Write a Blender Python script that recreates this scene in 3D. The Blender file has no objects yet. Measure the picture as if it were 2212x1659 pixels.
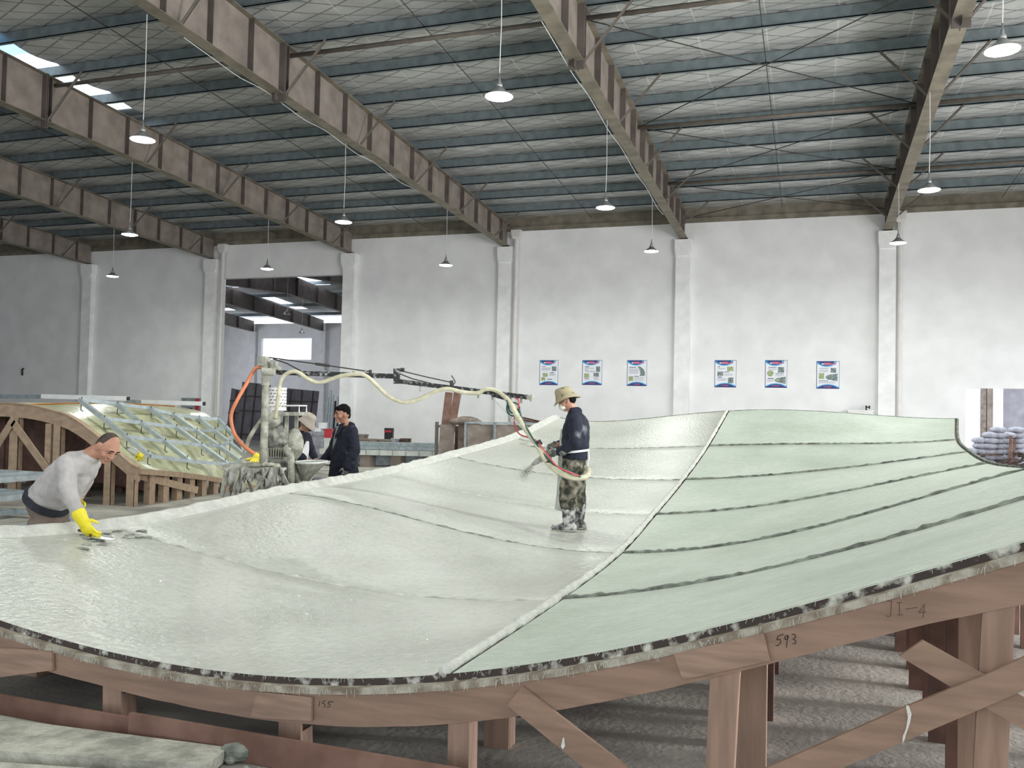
import bpy, math, random
import numpy as np
from mathutils import Vector as V, Matrix
random.seed(7)
C = bpy.context.scene.collection
PI = math.pi
# ---------------------------------------------------------------- camera, world, lights, exposure
F, YAW, PIT, ROL, EYE = 1895.68, 0.329773, 0.0307713, 0.0222238, 1.65
def _axes():
    f = V((-math.sin(YAW)*math.cos(PIT), math.cos(YAW)*math.cos(PIT), math.sin(PIT)))
    r = V((math.cos(YAW), math.sin(YAW), 0)); u = r.cross(f)
    return math.cos(ROL)*r+math.sin(ROL)*u, -math.sin(ROL)*r+math.cos(ROL)*u, f
CR, CU, CF = _axes()
EYEP = V((0, 0, EYE))
cam = bpy.data.cameras.new('camera'); camo = bpy.data.objects.new('camera', cam); C.objects.link(camo)
cam.sensor_fit = 'HORIZONTAL'; cam.sensor_width = 36; cam.lens = F/2212*36; cam.clip_end = 300
camo.matrix_world = Matrix(((CR.x, CU.x, -CF.x, 0), (CR.y, CU.y, -CF.y, 0), (CR.z, CU.z, -CF.z, EYE), (0, 0, 0, 1)))
sc = bpy.context.scene; sc.camera = camo
sc.view_settings.view_transform = 'Standard'; sc.view_settings.look = 'None'
sc.view_settings.gamma = 1; sc.view_settings.exposure = 0.45
sc.cycles.use_denoising = True; sc.cycles.max_bounces = 7; sc.cycles.diffuse_bounces = 5
sc.cycles.sample_clamp_indirect = 4
w = bpy.data.worlds.new('overcast_sky'); sc.world = w; w.use_nodes = True
w.node_tree.nodes['Background'].inputs[0].default_value = (0.86, 0.92, 1, 1)
w.node_tree.nodes['Background'].inputs[1].default_value = 2.2
def area(name, loc, target, sx, sy, power, col=(1, 1, 1)):
    l = bpy.data.lights.new(name, 'AREA'); l.shape = 'RECTANGLE'; l.size = sx; l.size_y = sy; l.energy = power; l.color = col
    o = bpy.data.objects.new(name, l); C.objects.link(o); o.location = loc
    o.rotation_euler = (V(target)-V(loc)).to_track_quat('-Z', 'Y').to_euler(); return o
# daylight entering through the big open gate of the right-hand gable, and through the open front of the hall behind the camera
area('gable_gate_daylight', (8.6, 9.5, 2.9), (0, 9.5, 2.6), 17, 5.0, 760, (1, 0.99, 0.98))
area('front_gate_daylight', (-6, -9.6, 3.2), (-6, 10, 2.2), 16, 5.5, 100, (1, 0.98, 0.95))
area('back_corner_window_daylight', (8.6, 23.5, 2.6), (2, 25.5, 2.3), 4.5, 4.2, 85, (1, 1, 1))
area('low_streak_light', (8.5, 6.2, 1.15), (0, 6.2, .3), 1.1, 2.0, 1000, (1, .99, 1))  # added low lamp that streaks the floor under the mould; no door here
area('overhead_fill_light', (-3, 3.2, 9.2), (-3, 3.4, 0), 17, 5, 400, (.97, 1, .96))  # added fill below the closed roof, brightens the panels from above

# ---------------------------------------------------------------- pixel rays (2212 x 1659)
def ray(x, y): return CF+CR*((x-1106)/F)-CU*((y-829.5)/F)
def atY(x, y, Y): d = ray(x, y); return EYEP+d*(Y/d.y)
def atX(x, y, X): d = ray(x, y); return EYEP+d*(X/d.x)
def atZ(x, y, Z): d = ray(x, y); return EYEP+d*((Z-EYE)/d.z)
def atD(x, y, D): return EYEP+ray(x, y)*D

# ---------------------------------------------------------------- mesh helpers
class MB:
    def __init__(s): s.v = []; s.f = []; s.m = []; s.mi = 0
    def add(s, vs, fs):
        b = len(s.v); s.v += [V(p) for p in vs]
        for f in fs: s.f.append([b+i for i in f]); s.m.append(s.mi)
        return s
    def box(s, c, size, rot=None):
        h = V(size)/2; vs = []
        for z in (-1, 1):
            for x, y in ((-1, -1), (1, -1), (1, 1), (-1, 1)):
                p = V((x*h.x, y*h.y, z*h.z))
                if rot is not None: p = rot @ p
                vs.append(V(c)+p)
        return s.add(vs, [(3, 2, 1, 0), (4, 5, 6, 7), (0, 1, 5, 4), (1, 2, 6, 5), (2, 3, 7, 6), (3, 0, 4, 7)])
    def bar(s, p, q, a, b, up=(0, 0, 1)):
        """box of section a (sideways) by b (towards up) from p to q"""
        p = V(p); q = V(q); d = (q-p).normalized(); up = V(up)
        if abs(d.dot(up)) > .98: up = V((1, 0, 0))
        e = d.cross(up).normalized(); u = e.cross(d)
        vs = [o+e*(x*a/2)+u*(y*b/2) for o in (p, q) for x, y in ((-1, -1), (1, -1), (1, 1), (-1, 1))]
        return s.add(vs, [(3, 2, 1, 0), (4, 5, 6, 7), (0, 1, 5, 4), (1, 2, 6, 5), (2, 3, 7, 6), (3, 0, 4, 7)])
    def ring_loft(s, rings, cap=True):
        n = len(rings[0]); vs = [p for r in rings for p in r]; fs = []
        for i in range(len(rings)-1):
            for k in range(n):
                a = i*n+k; b = i*n+(k+1) % n; fs.append((a, b, b+n, a+n))
        if cap: fs.append(tuple(range(n-1, -1, -1))); fs.append(tuple(range((len(rings)-1)*n, len(rings)*n)))
        return s.add(vs, fs)
    def tube(s, pts, r, n=8, cap=True):
        pts = [V(p) for p in pts]; R = r if isinstance(r, (list, tuple)) else [r]*len(pts); rings = []; e = None
        for i, p in enumerate(pts):
            d = (pts[min(i+1, len(pts)-1)]-pts[max(i-1, 0)]).normalized()
            if e is None: e = d.cross(V((0, 0, 1)) if abs(d.z) < .95 else V((1, 0, 0))).normalized()
            e = (e-d*e.dot(d)).normalized(); u = d.cross(e)
            rings.append([p+e*(R[i]*math.cos(t))+u*(R[i]*math.sin(t)) for t in (2*PI*k/n for k in range(n))])
        return s.ring_loft(rings, cap)
    def lathe(s, base, prof, n=20, axis=(0, 0, 1), cap=True):
        a = V(axis).normalized(); e = a.cross(V((1, 0, 0)) if abs(a.x) < .9 else V((0, 1, 0))).normalized(); u = a.cross(e)
        rings = [[V(base)+a*z+e*(r*math.cos(2*PI*k/n))+u*(r*math.sin(2*PI*k/n)) for k in range(n)] for r, z in prof]
        return s.ring_loft(rings, cap)
    def ell(s, c, ax, ay, az, n=14, m=9, fn=None):
        """ellipsoid with half-axis vectors ax, ay, az; fn may bend the unit point"""
        c = V(c); ax = V(ax); ay = V(ay); az = V(az); rings = []
        for i in range(m):
            t = -PI/2+PI*(i+.25)/(m-.5); ring = []
            for k in range(n):
                a = 2*PI*k/n; p = V((math.cos(t)*math.cos(a), math.cos(t)*math.sin(a), math.sin(t)))
                if fn: p = fn(p)
                ring.append(c+ax*p.x+ay*p.y+az*p.z)
            rings.append(ring)
        return s.ring_loft(rings)
    def sph(s, c, r): return s.ell(c, (r, 0, 0), (0, r, 0), (0, 0, r), 10, 7)
    def cap(s, p, q, r1, r2):
        p = V(p); q = V(q); d = (q-p).normalized(); pr = []
        L = (q-p).length
        for i in range(5): t = PI/2*(1-i/4*.98); pr.append((r1*math.cos(t), -r1*math.sin(t)))
        for i in range(5): t = PI/2*(i/4*.98); pr.append((r2*math.cos(t), L+r2*math.sin(t)))
        return s.lathe(p, pr, 10, d)
    def limb(s, pts, rad):
        for i in range(len(pts)-1): s.cap(pts[i], pts[i+1], rad[i], rad[i+1])
        return s
    def prism(s, poly, off):
        """closed polygon (list of points) extruded by the vector off"""
        n = len(poly); vs = [V(p) for p in poly]+[V(p)+V(off) for p in poly]
        return s.add(vs, [tuple(range(n-1, -1, -1)), tuple(range(n, 2*n))]+[(i, (i+1) % n, n+(i+1) % n, n+i) for i in range(n)])
    def grid(s, rows, closed=False):
        n = len(rows[0]); return s.add([p for r in rows for p in r], [(i*n+k, i*n+k+1, (i+1)*n+k+1, (i+1)*n+k) for i in range(len(rows)-1) for k in range(n-1)])
ORG = {}
def place(o, org, parent):
    C.objects.link(o)
    if parent is not None:
        o.parent = parent; o.location = org-ORG[parent.name]
    else: o.location = org
    ORG[o.name] = V(org)
def fixn(me):
    import bmesh
    b = bmesh.new(); b.from_mesh(me); bmesh.ops.recalc_face_normals(b, faces=b.faces); b.to_mesh(me); b.free()
def obj(name, mb, mat, parent=None, smooth=False, label=None, org=None, keep=False):
    if org is None:
        if parent is not None: org = ORG[parent.name]
        else:
            xs = np.array([tuple(p) for p in mb.v]); lo = xs.min(0); hi = xs.max(0); org = V(((lo[0]+hi[0])/2, (lo[1]+hi[1])/2, lo[2]))
    me = bpy.data.meshes.new(name); me.from_pydata([p-V(org) for p in mb.v], [], mb.f)
    for m in (mat if isinstance(mat, (list, tuple)) else [mat]): me.materials.append(m)
    me.polygons.foreach_set('material_index', mb.m)
    if not keep: fixn(me)
    if smooth: me.polygons.foreach_set('use_smooth', [True]*len(me.polygons))
    me.update()
    o = bpy.data.objects.new(name, me); place(o, V(org), parent)
    if label: o['label'] = label
    return o
def tag(o, label, cat, group=None, kind=None):
    o['label'] = label; o['category'] = cat
    if group: o['group'] = group
    if kind: o['kind'] = kind
    return o
def thing(name, label, cat, loc, group=None):
    o = bpy.data.objects.new(name, None); o.empty_display_size = .1; place(o, V(loc), None); return tag(o, label, cat, group)
def struct(name, mb, mat, **k): o = obj(name, mb, mat, **k); o['kind'] = 'structure'; return o
def dup(root, loc, label, group=None):
    r = root.copy(); C.objects.link(r); r.location = loc; r['label'] = label; ORG[r.name] = V(loc)
    if group: r['group'] = group
    for ch in list(root.children):
        c = ch.copy(); C.objects.link(c); c.parent = r
        for g in list(ch.children):
            d = g.copy(); C.objects.link(d); d.parent = c
    return r
def rem(name, mb, mat, parent, voxel=.01, it=4, wr=0, wsize=.08, label=None):
    """overlapping solids fused into one continuous skin"""
    o = obj(name, mb, mat, parent, label=label)
    m = o.modifiers.new('r', 'REMESH'); m.mode = 'VOXEL'; m.voxel_size = voxel
    m = o.modifiers.new('s', 'SMOOTH'); m.iterations = it; m.factor = .5
    if wr:
        t = bpy.data.textures.new('folds', 'CLOUDS'); t.noise_scale = wsize; t.noise_depth = 1
        m = o.modifiers.new('d', 'DISPLACE'); m.texture = t; m.strength = wr; m.mid_level = .5
        m = o.modifiers.new('s2', 'SMOOTH'); m.iterations = 1
    dg = bpy.context.evaluated_depsgraph_get(); me = bpy.data.meshes.new_from_object(o.evaluated_get(dg))
    o.modifiers.clear(); o.data = me
    if not me.materials: me.materials.append(mat)
    me.polygons.foreach_set('use_smooth', [True]*len(me.polygons)); return o
def curve(pts, n=8):
    """Catmull-Rom through points"""
    P = [V(p) for p in pts]; P = [P[0]*2-P[1]]+P+[P[-1]*2-P[-2]]; out = []
    for i in range(1, len(P)-2):
        for k in range(n):
            t = k/n; a, b, c, d = P[i-1:i+3]
            out.append(.5*((2*b)+(c-a)*t+(2*a-5*b+4*c-d)*t*t+(3*b-a-3*c+d)*t**3))
    return out+[P[-2]]

# ---------------------------------------------------------------- materials
def M(name, col, rough=.6, metal=0, var=.12, scale=6, bump=0, bscale=40, col2=None, emit=None, strength=0, thr=(.35, .65), stretch=None, spec=.4, coat=0):
    m = bpy.data.materials.new(name); m.use_nodes = True; t = m.node_tree; N = t.nodes; L = t.links; b = N['Principled BSDF']
    b.inputs['Roughness'].default_value = rough; b.inputs['Metallic'].default_value = metal
    b.inputs['Specular IOR Level'].default_value = spec; b.inputs['Coat Weight'].default_value = coat
    if emit:
        b.inputs['Emission Color'].default_value = (*emit, 1); b.inputs['Emission Strength'].default_value = strength
    tc = N.new('ShaderNodeTexCoord'); src = tc.outputs['Object']
    if stretch:
        mp = N.new('ShaderNodeMapping'); mp.inputs['Scale'].default_value = stretch; L.new(src, mp.inputs[0]); src = mp.outputs[0]
    n = N.new('ShaderNodeTexNoise'); n.inputs['Scale'].default_value = scale; n.inputs['Detail'].default_value = 5; L.new(src, n.inputs['Vector'])
    r = N.new('ShaderNodeValToRGB'); L.new(n.outputs['Fac'], r.inputs[0])
    lo = [max(0, c*(1-var)) for c in col]; hi = list(col2) if col2 else [min(1, c*(1+var)) for c in col]
    r.color_ramp.elements[0].position = thr[0]; r.color_ramp.elements[1].position = thr[1]
    r.color_ramp.elements[0].color = (*lo, 1); r.color_ramp.elements[1].color = (*hi, 1)
    L.new(r.outputs[0], b.inputs['Base Color'])
    if bump:
        n2 = N.new('ShaderNodeTexNoise'); n2.inputs['Scale'].default_value = bscale; n2.inputs['Detail'].default_value = 4; L.new(tc.outputs['Object'], n2.inputs['Vector'])
        bp = N.new('ShaderNodeBump'); bp.inputs['Strength'].default_value = bump; bp.inputs['Distance'].default_value = .02
        L.new(n2.outputs['Fac'], bp.inputs['Height']); L.new(bp.outputs[0], b.inputs['Normal'])
    return m
m_wall = M('white_plaster', (.83, .83, .825), .9, var=.05, scale=1.2, bump=.15, bscale=9)
m_wallold = M('pillar_plaster', (.85, .85, .84), .9, var=.06, scale=3, bump=.2, bscale=12)
m_floor = M('dusty_concrete', (.30, .28, .25), .85, var=.3, scale=1.1, bump=.3, bscale=25, col2=(.48, .46, .40))
m_dust = M('cement_dust', (.36, .36, .30), .95, var=.3, scale=9, bump=.7, bscale=40)
m_rafter = M('brown_primer_steel', (.28, .24, .21), .6, .1, var=.2, scale=2.5)
m_rafterd = M('brown_primer_plate', (.12, .10, .09), .6, .1, var=.2, scale=3)
m_flange = M('dusty_primer_steel', (.21, .185, .145), .65, .1, var=.25, scale=3)
m_purlin = M('galvanised_purlin', (.20, .24, .255), .5, .35, var=.15, scale=5)
m_tube = M('grey_brown_pipe', (.16, .14, .12), .55, .2)
m_rod = M('dark_rod', (.06, .055, .05), .6, .2)
m_galv = M('galvanised_tube', (.48, .54, .56), .38, .6, var=.15, scale=9)
m_galvd = M('dull_galvanised', (.33, .38, .39), .5, .5, var=.2, scale=9)
m_black = M('black_plastic', (.015, .015, .016), .5)
m_white = M('white_paint', (.78, .78, .76), .5, var=.04)
m_pipe = M('pvc_pipe', (.70, .68, .66), .45, var=.04)
m_ply = M('plywood', (.25, .165, .118), .7, var=.16, scale=3, bump=.08, bscale=40, stretch=(1, 8, 8))
m_plyv = M('plywood_upright', (.27, .178, .13), .7, var=.16, scale=3, stretch=(9, 9, 1))
m_plyd = M('dark_plywood', (.12, .062, .045), .6, var=.3, scale=6)
m_plyr = M('reddish_board', (.15, .075, .052), .7, var=.25, scale=4, col2=(.21, .12, .09))
m_edge = M('splashed_edge', (.06, .042, .034), .7, var=.3, scale=14, col2=(.55, .55, .48), thr=(.52, .66))
m_lip = M('plywood_lip', (.25, .20, .145), .75, var=.25, scale=16, col2=(.42, .40, .33), bump=.3, bscale=60)
m_plyl = M('lit_plywood', (.40, .29, .20), .7, var=.14, scale=3, stretch=(2, 6, 4))  # lighter plywood copy; brighter light on the arched mould put into its colour
m_ply2 = M('patch_plywood', (.275, .185, .135), .7, var=.2, scale=4, stretch=(1, 8, 8))
m_seamm = M('grey_seam', (.26, .275, .24), .9, var=.4, scale=9, bump=.8, bscale=50, col2=(.42, .44, .385))
m_btube = M('bright_steel_tube', (.74, .75, .76), .3, var=.05)  # bright sheen of the steel put into a white base colour
m_fibre = M('glass_fibre', (.52, .52, .46), .6, var=.1)
def panelmat(name, col, col2, rough, streak):
    m = M(name, col, rough, var=.10, scale=.9, bump=.55, bscale=22, col2=col2, spec=.5); t = m.node_tree; N = t.nodes; L = t.links; b = N['Principled BSDF']
    base = b.inputs['Base Color'].links[0].from_socket; tc = N['Texture Coordinate']
    n = N.new('ShaderNodeTexNoise'); n.inputs['Scale'].default_value = 16; n.inputs['Detail'].default_value = 6; n.inputs['Roughness'].default_value = .7
    mp = N.new('ShaderNodeMapping'); mp.inputs['Scale'].default_value = streak; L.new(tc.outputs['Object'], mp.inputs[0]); L.new(mp.outputs[0], n.inputs['Vector'])
    r = N.new('ShaderNodeValToRGB'); r.color_ramp.elements[0].position = .3; r.color_ramp.elements[1].position = .6
    r.color_ramp.elements[0].color = (.80, .82, .80, 1); r.color_ramp.elements[1].color = (1, 1, 1, 1); L.new(n.outputs['Fac'], r.inputs[0])
    mx = N.new('ShaderNodeMixRGB'); mx.blend_type = 'MULTIPLY'; mx.inputs[0].default_value = 1; L.new(base, mx.inputs[1]); L.new(r.outputs[0], mx.inputs[2])
    L.new(mx.outputs[0], b.inputs['Base Color']); return m
m_panl = panelmat('wet_sprayed_concrete', (.545, .555, .495), (.61, .62, .56), .30, (1, 1, 1))
m_panr = panelmat('cured_green_concrete', (.475, .535, .45), (.54, .59, .515), .6, (.6, 1.2, 1))
m_mortar = M('white_mortar', (.60, .605, .555), .8, var=.1, scale=12, bump=.8, bscale=45)
m_seam = M('rough_seam', (.13, .14, .115), .9, var=.4, scale=9, bump=.8, bscale=50, col2=(.27, .30, .25))
m_seaml = M('filled_seam', (.50, .51, .45), .8, var=.2, scale=7, bump=.6, bscale=50, col2=(.68, .68, .61))
m_yel = M('yellow_green_resin', (.42, .42, .25), .28, var=.25, scale=4, col2=(.58, .59, .38), bump=.2, bscale=15)
m_skin = M('skin', (.42, .22, .15), .5, var=.1, scale=14, spec=.3)
m_hair = M('black_hair', (.006, .0055, .006), .85, var=.3, scale=30, bump=.6, bscale=90, spec=.12)
m_stub = M('hair_stubble', (.06, .042, .034), .7, var=.3, scale=40)
m_lipc = M('lips', (.33, .13, .10), .5)
m_eye = M('eye_dark', (.02, .015, .012), .25)
m_navy = M('navy_work_cloth', (.018, .022, .040), .85, var=.3, scale=5, bump=.3, bscale=35, col2=(.20, .21, .23), thr=(.62, .76))
m_navyc = M('navy_coat_cloth', (.014, .017, .032), .85, var=.25, scale=7, bump=.3, bscale=30, col2=(.15, .16, .20), thr=(.64, .82))
m_camo = M('camouflage_cloth', (.07, .075, .05), .9, var=.5, scale=11, bump=.3, bscale=35, col2=(.30, .27, .21), thr=(.42, .62))
m_boot = M('splashed_boot', (.09, .09, .095), .7, var=.4, scale=13, bump=.4, bscale=45, col2=(.58, .57, .54), thr=(.40, .58))
m_glove = M('grey_glove', (.13, .14, .13), .85, var=.4, scale=18, col2=(.30, .31, .28))
m_gun = M('caked_gun_metal', (.28, .28, .25), .8, var=.3, scale=18, col2=(.42, .42, .37), bump=.4, bscale=60)
m_hat = M('khaki_camo_hat', (.40, .35, .22), .9, var=.2, scale=16, col2=(.10, .10, .06), thr=(.60, .68))
m_hat2 = M('dusty_felt_hat', (.42, .37, .31), .9, var=.1)
m_mask = M('dust_mask', (.70, .70, .62), .8, var=.05)
m_apron = M('grey_apron', (.40, .40, .37), .8, var=.2, scale=6, col2=(.52, .52, .48))
m_strap = M('white_strap', (.72, .72, .72), .8)
m_sweat = M('grey_knit', (.42, .40, .39), .95, var=.1, scale=9, bump=.4, bscale=70)
m_khaki = M('khaki_trousers', (.19, .15, .12), .9, var=.15, scale=6, bump=.2, bscale=30)
m_belt = M('dark_belt', (.02, .022, .03), .7, var=.3, scale=30)
m_yglove = M('yellow_rubber', (.80, .68, .03), .45, var=.06)
m_shirt = M('grey_shirt', (.21, .21, .22), .9)
m_caked = M('caked_mixer_steel', (.34, .34, .28), .9, var=.3, scale=9, bump=.7, bscale=35, col2=(.50, .50, .42))
m_cakedd = M('grimy_motor', (.12, .12, .105), .85, var=.4, scale=12, bump=.6, bscale=40, col2=(.36, .36, .31))
m_arm = M('splashed_black_bar', (.035, .037, .038), .6, var=.4, scale=22, col2=(.34, .35, .33), thr=(.52, .68))
m_chrome = M('bright_steel', (.62, .63, .62), .25, .85, var=.1)
m_orange = M('orange_rubber', (.62, .21, .10), .45, var=.12)
m_cream = M('cream_hose', (.58, .55, .40), .6, var=.14, scale=12)
m_green = M('dark_green_hose', (.03, .10, .085), .45)
m_red = M('red_hose', (.55, .09, .10), .45)
m_redp = M('red_plastic', (.42, .03, .04), .45)
m_pblue = M('poster_blue', (.015, .16, .42), .4, var=.2, scale=5)
m_pcyan = M('poster_light_blue', (.12, .48, .74), .4, var=.2, scale=8)
m_pnavy = M('poster_navy', (.03, .03, .16), .4, var=.1)
m_pwhite = M('poster_white', (.80, .82, .86), .4, var=.03)
m_ptext = M('poster_text_grey', (.34, .34, .40), .5, var=.2, scale=70)
m_phead = M('poster_text_dark', (.10, .11, .18), .5)
m_pred = M('poster_red', (.68, .16, .26), .5)
m_ppic = M('poster_picture', (.12, .16, .17), .5, var=.5, scale=22, col2=(.34, .42, .40))
m_ppic2 = M('poster_green_picture', (.26, .38, .22), .5, var=.4, scale=25, col2=(.55, .60, .30))
m_sack = M('woven_sack', (.34, .34, .38), .8, var=.25, scale=10, bump=.4, bscale=45)
m_sackd = M('dirty_canvas', (.24, .20, .17), .9, var=.3, scale=8, bump=.4, bscale=25)
m_dark = M('dark_scrap', (.05, .035, .03), .8, var=.4, scale=8, col2=(.14, .09, .07))
m_greyp = M('grey_panel_back', (.27, .26, .29), .7, var=.2, scale=2)
m_brownp = M('brown_form_sheet', (.25, .20, .165), .8, var=.25, scale=3, col2=(.34, .29, .25))
m_wtable = M('white_form', (.58, .61, .57), .7, var=.1)
m_plast = M('plastic_film', (.42, .41, .36), .35, var=.2, scale=10, bump=.4, bscale=30)
m_ink = M('pencil_ink', (.035, .028, .025), .8)
m_inkl = M('faint_ink', (.10, .065, .05), .8)
m_lampg = M('lamp_aluminium', (.36, .37, .36), .35, .6)
m_glow = M('lamp_diffuser', (.9, .9, .9), .5, emit=(1, 1, .98), strength=16)
m_hang = M('white_cable', (.62, .62, .60), .6)
m_skyl = M('skylight_sheet', (.8, .85, .9), .4, var=.03)
m_skyl.node_tree.nodes['Principled BSDF'].inputs['Transmission Weight'].default_value = .9
m_blueg = M('blue_skylight_sheet', (.10, .40, .85), .4, var=.03)
m_blueg.node_tree.nodes['Principled BSDF'].inputs['Transmission Weight'].default_value = .9
for m_ in (m_skyl, m_blueg): m_.node_tree.nodes['Principled BSDF'].inputs['IOR'].default_value = 1.02
def foil():
    m = M('quilted_foil', (.50, .51, .505), .45, .25, var=.14, scale=1.5, bump=.3, bscale=7); t = m.node_tree; N = t.nodes; L = t.links; b = N['Principled BSDF']
    base = b.inputs['Base Color'].links[0].from_socket; tc = N['Texture Coordinate']; sp = N.new('ShaderNodeSeparateXYZ'); L.new(tc.outputs['Object'], sp.inputs[0])
    def mth(op, a, c=None):
        n = N.new('ShaderNodeMath'); n.operation = op
        for i, q in enumerate((a, c)):
            if q is None: continue
            if isinstance(q, (int, float)): n.inputs[i].default_value = q
            else: L.new(q, n.inputs[i])
        return n.outputs[0]
    lines = []
    for sg in (1, -1):
        a = mth('ADD', mth('MULTIPLY', sp.outputs[0], .9), mth('MULTIPLY', sp.outputs[1], sg*2.2))
        fr = mth('FRACT', mth('MULTIPLY', a, 1.15)); lines.append(mth('LESS_THAN', mth('ABSOLUTE', mth('SUBTRACT', fr, .5)), .045))
    any_ = mth('MAXIMUM', lines[0], lines[1])
    fr = mth('FRACT', mth('MULTIPLY', sp.outputs[0], .8)); tape = mth('LESS_THAN', mth('ABSOLUTE', mth('SUBTRACT', fr, .5)), .012)
    mx = N.new('ShaderNodeMixRGB'); L.new(mth('MULTIPLY', any_, .62), mx.inputs[0]); L.new(base, mx.inputs[1]); mx.inputs[2].default_value = (.08, .08, .085, 1)
    mx2 = N.new('ShaderNodeMixRGB'); L.new(mth('MULTIPLY', tape, .5), mx2.inputs[0]); L.new(mx.outputs[0], mx2.inputs[1]); mx2.inputs[2].default_value = (.75, .75, .73, 1)
    L.new(mx2.outputs[0], b.inputs['Base Color']); return m
m_foil = foil()

# ---------------------------------------------------------------- setting
YW = 28.2                                        # inner face of the back wall
PX = [-27.93+6*k for k in range(6)]              # rafter and pillar lines
ORD = ['first', 'second', 'third', 'fourth', 'fifth', 'sixth', 'seventh', 'eighth', 'ninth', 'tenth', 'eleventh', 'twelfth', 'thirteenth', 'fourteenth']
PZ = lambda y: 8.08+.055*(26.7-y)                # underside of the purlins
BZ = lambda y: 7.26+.035*(28-y)                  # underside of the rafters
struct('floor', MB().box((-20, 24, -.1), (80, 84, .2)), m_floor)
mb = MB(); T = .25; y = YW+T/2
def wallpiece(x0, x1, z0, z1): mb.box(((x0+x1)/2, y, (z0+z1)/2), (x1-x0, T, z1-z0))
DX0, DX1 = -21.55, -16.2
wallpiece(-42, DX0, 0, 7.78); wallpiece(DX0, DX1, 6.5, 7.78); wallpiece(DX1, 4.2, 0, 7.78); wallpiece(4.2, 7.7, 2.6, 7.78); wallpiece(7.7, 9, 0, 7.78)
struct('wall_back', mb, m_wall)
mb = MB(); mb.box((8.8, 24.2, 6.7), (.3, 8.3, 3.2)); mb.box((8.8, 19.7, 2.6), (.3, 2.8, 5.2)); mb.box((8.8, 27.3, 2.6), (.3, 2.0, 5.2)); mb.box((8.8, 4, 6.9), (.3, 32, 3)); mb.box((8.8, -6, 2.7), (.3, 12, 5.4)); struct('wall_right', mb, m_wall)
struct('wall_left', MB().box((-42, 10, 4.6), (.3, 40, 9.2)), m_wall)
mb = MB(); mb.box((-32, -10, 4.6), (20, .3, 9.2)); mb.box((6.6, -10, 4.6), (4.6, .3, 9.2)); mb.box((-9, -10, 7.8), (27, .3, 3)); struct('wall_front', mb, m_wall)
for k, X in enumerate(PX):
    mb = MB(); mb.box((X, YW-.10, 3.45), (.46, .24, 6.9))
    cw = .29 if k in (0, 1, 2) else .26
    mb.prism([(X-.23, YW-.28, 6.72), (X-cw, YW-.28, 6.9), (X-cw, YW-.28, 7.22), (X+cw, YW-.28, 7.22), (X+cw, YW-.28, 6.9), (X+.23, YW-.28, 6.72)], (0, .3, 0))
    o = struct('trim_%d' % (k+1), mb, m_wallold)
mb = MB(); mb.box((-17, YW+.1, 7.86), (50, .2, .16)); mb.box((-17, YW+.16, 8.06), (50, .12, .6)); struct('trim_7', mb, m_flange)
# roof lining: quilted foil sagging between the purlins, with a translucent strip and the roof sheet above
PY = [26.7-1.5*n for n in range(24)]
ys = []
for i in range(23):
    for q in range(6): ys.append((PY[i]-1.5*q/6, .13*math.sin(PI*q/6)))
ys = [(28.4, 0), (27.6, .05)]+ys+[(PY[23], 0)]
def roofz(yv): return PZ(yv)+.29
mb = MB(); SKX = (-16.85, -15.72)
for x0, x1 in ((-42, SKX[0]), (SKX[1], 9)):
    n = 30; mb.grid([[V((x0+(x1-x0)*k/n, yv, roofz(yv)-sg*.8)) for k in range(n+1)] for yv, sg in ys])
mb.grid([[V((x, yv, roofz(yv)-sg*.8)) for x in SKX] for yv, sg in ys if yv > 17.3]); mb.grid([[V((x, yv, roofz(yv)-sg*.8)) for x in SKX] for yv, sg in ys if yv < 9.1])
struct('ceiling', mb, m_foil, smooth=True, keep=True)
mb = MB()
for x0, x1 in ((-42.2, SKX[0]), (SKX[1], 9.2)):
    mb.add([(x0, 28.6, roofz(28.6)+.15), (x1, 28.6, roofz(28.6)+.15), (x1, -10.2, roofz(-10.2)+.15), (x0, -10.2, roofz(-10.2)+.15)], [(0, 1, 2, 3)])
mb.add([(SKX[0], 28.6, roofz(28.6)+.15), (SKX[1], 28.6, roofz(28.6)+.15), (SKX[1], 17.4, roofz(17.4)+.15), (SKX[0], 17.4, roofz(17.4)+.15)], [(0, 1, 2, 3)])
o = struct('trim_8', mb, m_galvd, keep=True)
for nm, y0, y1, m in (('window_1', 14.25, 17.4, m_skyl), ('window_2', 9, 14.15, m_blueg)):
    mb = MB(); mb.grid([[V((x, yv, roofz(yv)-sg*.8)) for x in SKX] for yv, sg in ys if y0-.3 <= yv <= y1+.2]); struct(nm, mb, m, keep=True)

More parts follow.
